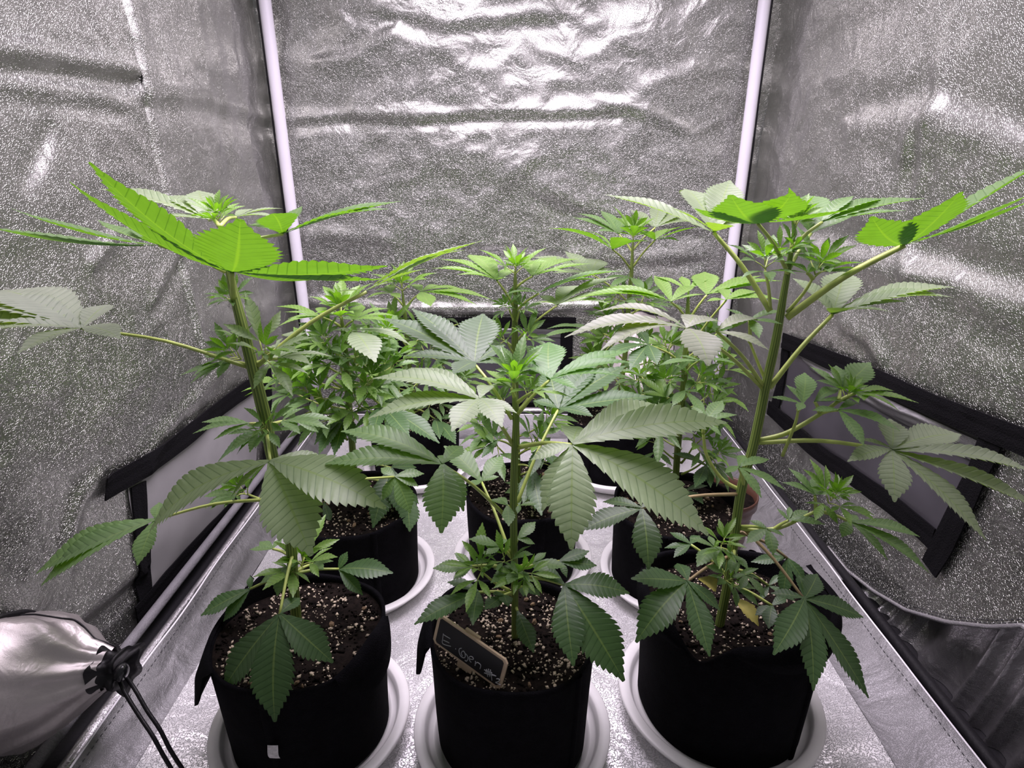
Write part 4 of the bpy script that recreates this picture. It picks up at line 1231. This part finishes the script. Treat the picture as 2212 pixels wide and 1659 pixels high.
q((1510, 780, .90), [(1420, 790, -2, .22), (1600, 790, -1, .2), (1460, 770, 2, .24), (1560, 760, 4, .24)], (1478, 810), col='m')
q((1550, 720, .95), [(1600, 700, 3, .3), (1520, 690, 6, .4), (1610, 730, 0, .3), (1570, 760, -5, .4)], (1480, 800), col='m')
q((1440, 860, .90), [(1376, 815, 3, .26), (1410, 800, 5, .30), (1460, 815, 3, .3), (1380, 850, 0, .26)], (1472, 880), col='l')
q((1480, 845, .90), [(1525, 900, -4, .36), (1500, 820, 3, .34), (1530, 850, 0, .3), (1450, 880, -4, .3)], (1474, 860), col='m')
for (x, y, dy, sz, ax) in [(1445, 835, -.02, .055, (-.5, -.4, .5)), (1500, 830, -.02, .055, (.4, -.4, .6)), (1535, 850, .02, .055, (.5, -.2, .7)), (1400, 880, .0, .06, (-.6, -.3, .5)), (1430, 905, -.04, .06, (-.4, -.5, .4)), (1520, 885, -.02, .055, (.5, -.4, .5)), (1395, 830, .03, .06, (-.5, 0, .7)), (1550, 800, .04, .055, (.5, 0, .8)), (1500, 960, -.02, .055, (.3, -.5, .5)), (1420, 960, .0, .055, (-.4, -.4, .4)), (1535, 985, -.03, .05, (.5, -.5, .3)), (1410, 930, .05, .055, (-.5, 0, .6)), (1445, 760, .03, .05, (-.4, 0, .7)), (1520, 740, .03, .05, (.4, 0, .7))]:
    MR.spx(x, y, .955 + dy, sz, 5, random.choice('mmml'), ax, 1.0, (1472, min(1060, y + 40)))
q((1525, 1005, .93), [(1555, 970, 3, .30), (1500, 1055, -6, .30), (1535, 1055, -5, .30), (1450, 980, 1, .26), (1560, 1010, 0, .3)], (1465, 985), col='d')
q((1480, 1060, .93), [(1400, 1040, 2, .26), (1520, 1090, -5, .36), (1530, 1050, 0, .36)], (1460, 1040), col='d')

# ---- back row, left
saucer(-0.232, 1.310, 0.128, 'white saucer under the far left grow bag near the back wall')
BL = potted(-0.232, 1.310, 'small pale plant in the far left grow bag near the back wall', 17)
pot(BL.root, -0.232, 1.310, 0.106, 0.158, 0.147, 7, seams=(5.5, 2.0), perl=280)
BL.Y = 1.31
BL.stem([(893, 905, 1.31), (888, 830, 1.31), (882, 760, 1.31), (876, 690, 1.31), (872, 655, 1.31), (869, 625, 1.31)], [.0056, .0056, .0054, .0048, .0036, .0016])
q = BL.px
q((910, 631, 1.30), [(1063, 647, -1, .20), (1030, 659, -4, .20), (957, 619, 7, .24), (931, 663, -7, .50), (895, 615, 6, .4), (1010, 630, 3, .2)], (873, 668), col='l')
q((845, 634, 1.29), [(808, 626, 4, .3), (790, 645, -2, .3), (840, 615, 6, .4), (865, 645, -4, .4)], (872, 662), col='l')
q((800, 700, 1.30), [(720, 690, 2, .24), (735, 725, -5, .26), (770, 675, 6, .3), (830, 720, -4, .3)], (880, 735), col='m')
q((990, 700, 1.30), [(1060, 690, 3, .26), (1050, 715, -3, .26), (960, 690, 4, .3)], (880, 750), col='m')
BL.shoot(at(869, 628, 1.30), Vector((0, -.1, 1)), .065, 7, 'l', .9, True)
for (x, y, dy, sz, ax) in [(860, 720, -.02, .07, (-.4, -.3, .7)), (905, 735, -.02, .07, (.4, -.3, .7)), (830, 765, .0, .075, (-.6, -.2, .6)), (920, 770, -.02, .075, (.5, -.3, .6)), (955, 790, .0, .075, (.6, -.2, .6)), (850, 805, -.04, .075, (-.4, -.4, .5)), (905, 825, -.04, .075, (.4, -.5, .5)), (800, 810, .05, .075, (-.6, 0, .6)), (985, 830, .04, .07, (.6, 0, .5)), (870, 860, -.05, .07, (-.2, -.6, .4)), (930, 870, -.02, .07, (.5, -.4, .4)), (820, 850, .0, .07, (-.5, -.3, .5))]:
    BL.spx(x, y, 1.31 + dy, sz, 5, random.choice('mml'), ax, 1.0, (884, min(895, y + 35)))
q((940, 905, 1.25), [(985, 960, -8, .34), (1000, 900, 0, .34), (950, 950, -8, .3)], (890, 880), col='d')
q((840, 895, 1.25), [(780, 935, -5, .34), (800, 890, 0, .3), (850, 945, -8, .3)], (890, 880), col='d')

# ---- back row, right
saucer(0.245, 1.310, 0.132, 'white saucer under the far right grow bag near the back wall')
BR = potted(0.245, 1.310, 'plant in the far right grow bag in front of the back duct sleeve', 19)
pot(BR.root, 0.245, 1.310, 0.110, 0.158, 0.147, 8, seams=(4.0, 2.0), perl=280)
BR.Y = 1.31
BR.stem([(1335, 905, 1.31), (1342, 830, 1.31), (1352, 750, 1.31), (1358, 660, 1.31), (1364, 590, 1.31), (1366, 545, 1.31), (1368, 515, 1.31)], [.0060, .0060, .0058, .0054, .0044, .003, .0014])
q = BR.px
q((1323, 539, 1.26), [(1182, 493, -1, .26), (1240, 497, 2, .22), (1353, 514, -7, .56), (1406, 522, -2, .22), (1270, 500, 5, .3)], (1363, 582), col='l', up=.45)
q((1415, 519, 1.28), [(1513, 489, -1, .24), (1467, 521, 4, .22), (1387, 500, -4, .44), (1480, 490, 4, .24), (1440, 495, 6, .4)], (1366, 578), col='l', up=.45)
q((1337, 506, 1.33), [(1236, 469, 2, .24), (1246, 461, 5, .22), (1297, 455, 8, .34), (1350, 469, 6, .46), (1290, 500, -4, .26)], (1366, 545), col='m')
q((1415, 492, 1.34), [(1361, 453, 6, .34), (1428, 439, 8, .40), (1472, 457, 7, .36), (1495, 480, 3, .30), (1380, 480, 3, .3)], (1367, 540), col='p')
q((1277, 592, 1.29), [(1148, 555, 2, .30), (1220, 543, 8, .40), (1296, 561, 8, .60), (1194, 591, -4, .22), (1320, 582, 3, .3)], (1358, 654), col='p')
q((1362, 600, 1.26), [(1392, 628, -4, .44), (1316, 622, -3, .34), (1300, 605, 1, .26)], (1360, 640), col='m')
q((1275, 712, 1.30), [(1180, 710, 0, .20), (1162, 732, -4, .18), (1230, 700, 4, .26), (1320, 700, 3, .26)], (1350, 745), col='m')
q((1430, 655, 1.33), [(1500, 640, 3, .3), (1480, 670, -4, .3), (1420, 635, 6, .4)], (1358, 680), col='m')
BR.shoot(at(1367, 520, 1.30), Vector((0, -.1, 1)), .065, 7, 'l', .85, True)
for (x, y, dy, sz, ax) in [(1340, 650, -.03, .055, (-.4, -.4, .6)), (1380, 660, -.02, .06, (.4, -.3, .6)), (1320, 745, .0, .07, (-.6, -.3, .5)), (1385, 750, .0, .07, (.5, -.2, .6)), (1300, 790, .02, .075, (-.6, 0, .5)), (1400, 800, -.02, .07, (.5, -.3, .5)), (1330, 820, -.03, .07, (-.3, -.5, .4)), (1380, 850, -.04, .07, (.3, -.5, .4)), (1290, 840, .05, .07, (-.6, 0, .5)), (1440, 760, .06, .07, (.6, .1, .6)), (1310, 690, .05, .06, (-.4, .1, .7)), (1430, 830, .04, .07, (.5, 0, .5))]:
    BR.spx(x, y, 1.31 + dy, sz, 5, random.choice('mml'), ax, 1.0, (1350, min(895, y + 35)))

# ---- small brown pot
bp_c = at_z(1580, 1112, 0.125)
bx, by = 0.414, 1.030
root = empty('plant_pot', (bx, by, 0.003), 'small brown plastic pot of bare soil beside the right tray edge', 'plant pot')
lathe('pot_wall', [(0.0005, .004), (.050, .004), (.054, .02), (.060, .08), (.0645, .098), (.0672, .0985), (.0675, .118), (.0665, .1195), (.0640, .1185), (.062, .10), (.058, .085)], bx, by, M_BROWN, root, 64)
V = [Vector((bx, by, .105))]; F = []
for i in range(1, 9):
    for k in range(40):
        th = 2 * pi * k / 40; r = .0618 * i / 8
        V.append(Vector((bx + r * cos(th), by + r * sin(th), .103 + .003 * noise.noise(Vector((r * 60 * cos(th), r * 60 * sin(th), 2))))))
for k in range(40): F.append((0, 1 + k, 1 + (k + 1) % 40))
for i in range(7):
    for k in range(40): F.append((1 + i * 40 + k, 1 + (i + 1) * 40 + k, 1 + (i + 1) * 40 + (k + 1) % 40, 1 + i * 40 + (k + 1) % 40))
so = mesh_ob('soil', V, F, M_SOIL, root)

# ------------------------------------------------------------------ the chalk sign stuck into the middle bag
TLc, TRc = at(941, 1322, .570), at(1091, 1426, .513)
BRc, BLc = at(1086, 1495, .505), at(941, 1390, .563)
ctr = (TLc + TRc + BRc + BLc) / 4
ux = ((TRc - TLc) + (BRc - BLc)).normalized()
uy = ((TLc - BLc) + (TRc - BRc)); uy = (uy - ux * uy.dot(ux)).normalized()
un = ux.cross(uy).normalized()
if un.y > 0: un = -un
bw_, bh_ = ((TRc - TLc).length + (BRc - BLc).length) / 2, ((TLc - BLc).length + (TRc - BRc).length) / 2
sign = empty('plant_marker', ctr - uy * (bh_ / 2 + .03), 'black chalkboard plant marker on a pale wooden stake with handwriting', 'plant marker')
def B(a, b, c): return ctr + ux * a + uy * b + un * c
def plate(name, w, h, ch, c0, c1, mat, parent, hole=0):
    pts = [(-w + ch, -h), (w - ch, -h), (w, -h + ch), (w, h - ch), (w - ch, h), (-w + ch, h), (-w, h - ch), (-w, -h + ch)]
    V = [B(x, y, c0) for x, y in pts] + [B(x, y, c1) for x, y in pts]
    F = [tuple(range(7, -1, -1)), tuple(range(8, 16))] + [(i, (i + 1) % 8, 8 + (i + 1) % 8, 8 + i) for i in range(8)]
    return mesh_ob(name, V, F, mat, parent, False)
plate('wooden_board', bw_ / 2, bh_ / 2, .004, -.0028, .0, M_WOOD, sign)
plate('chalk_face', bw_ / 2 - .0042, bh_ / 2 - .0032, .0022, .0, .0006, M_BOARD, sign)
V = []
for (a, b) in ((-.0105, -bh_ / 2 - .045), (.0105, -bh_ / 2 - .045), (.0105, bh_ / 2 + .0022), (-.0105, bh_ / 2 + .0022)):
    V.append(B(a - .002, b, -.0062))
for (a, b) in ((-.0105, -bh_ / 2 - .045), (.0105, -bh_ / 2 - .045), (.0105, bh_ / 2 + .0022), (-.0105, bh_ / 2 + .0022)):
    V.append(B(a - .002, b, -.0029))
mesh_ob('stake', V, [(3, 2, 1, 0), (4, 5, 6, 7), (0, 1, 5, 4), (1, 2, 6, 5), (2, 3, 7, 6), (3, 0, 4, 7)], M_WOOD, sign, False)
def board_pt(cx, cy):
    """crop pixels of the lettering -> a place on the board"""
    px, py = 920 + cx / 8.73, 1320 + cy / 8.73
    d = ray(px, py)
    p0 = ctr + un * .0008
    return EYE + d * ((p0 - EYE).dot(un) / d.dot(un))
STROKES = {
    'letter_e': [[(330, 425), (318, 520), (310, 590), (345, 630), (470, 665)], [(335, 445), (390, 480), (460, 522)], [(330, 548), (390, 575), (440, 600)]],
    'dot': [[(556, 708), (568, 718)]],
    'letter_g': [[(675, 700), (632, 715), (628, 770), (660, 850), (720, 885), (745, 850), (735, 790), (705, 755), (668, 790), (690, 850)], [(745, 800), (785, 850), (790, 910), (765, 945), (735, 925)]],
    'letter_e_small': [[(822, 900), (870, 912), (898, 905), (880, 868), (840, 855), (815, 880), (825, 930), (855, 968)]],
    'letter_n': [[(935, 945), (932, 990), (928, 1030)], [(932, 1000), (965, 970), (1010, 990), (1035, 1030), (1020, 1090)]],
    'number_sign': [[(1145, 1095), (1155, 1160), (1165, 1235)], [(1215, 1105), (1232, 1190), (1245, 1310)], [(1180, 1090), (1190, 1160), (1205, 1240)], [(1100, 1108), (1180, 1140), (1250, 1170)], [(1100, 1165), (1200, 1200), (1325, 1225)], [(1120, 1140), (1200, 1175), (1300, 1215)]],
    'digit_two': [[(1330, 1280), (1370, 1280), (1390, 1305), (1355, 1335), (1315, 1345), (1360, 1370), (1405, 1395)]],
}
for nm, ss in STROKES.items():
    V, F = [], []
    for s in ss:
        P = spline([board_pt(*c) for c in s], max(4, len(s) * 4))
        v, f, _ = tube_geo(P, .00058, 5)
        F += [tuple(a + len(V) for a in t) for t in f]; V += v
    mesh_ob('chalk_' + nm, V, F, M_CHALK, sign, True)
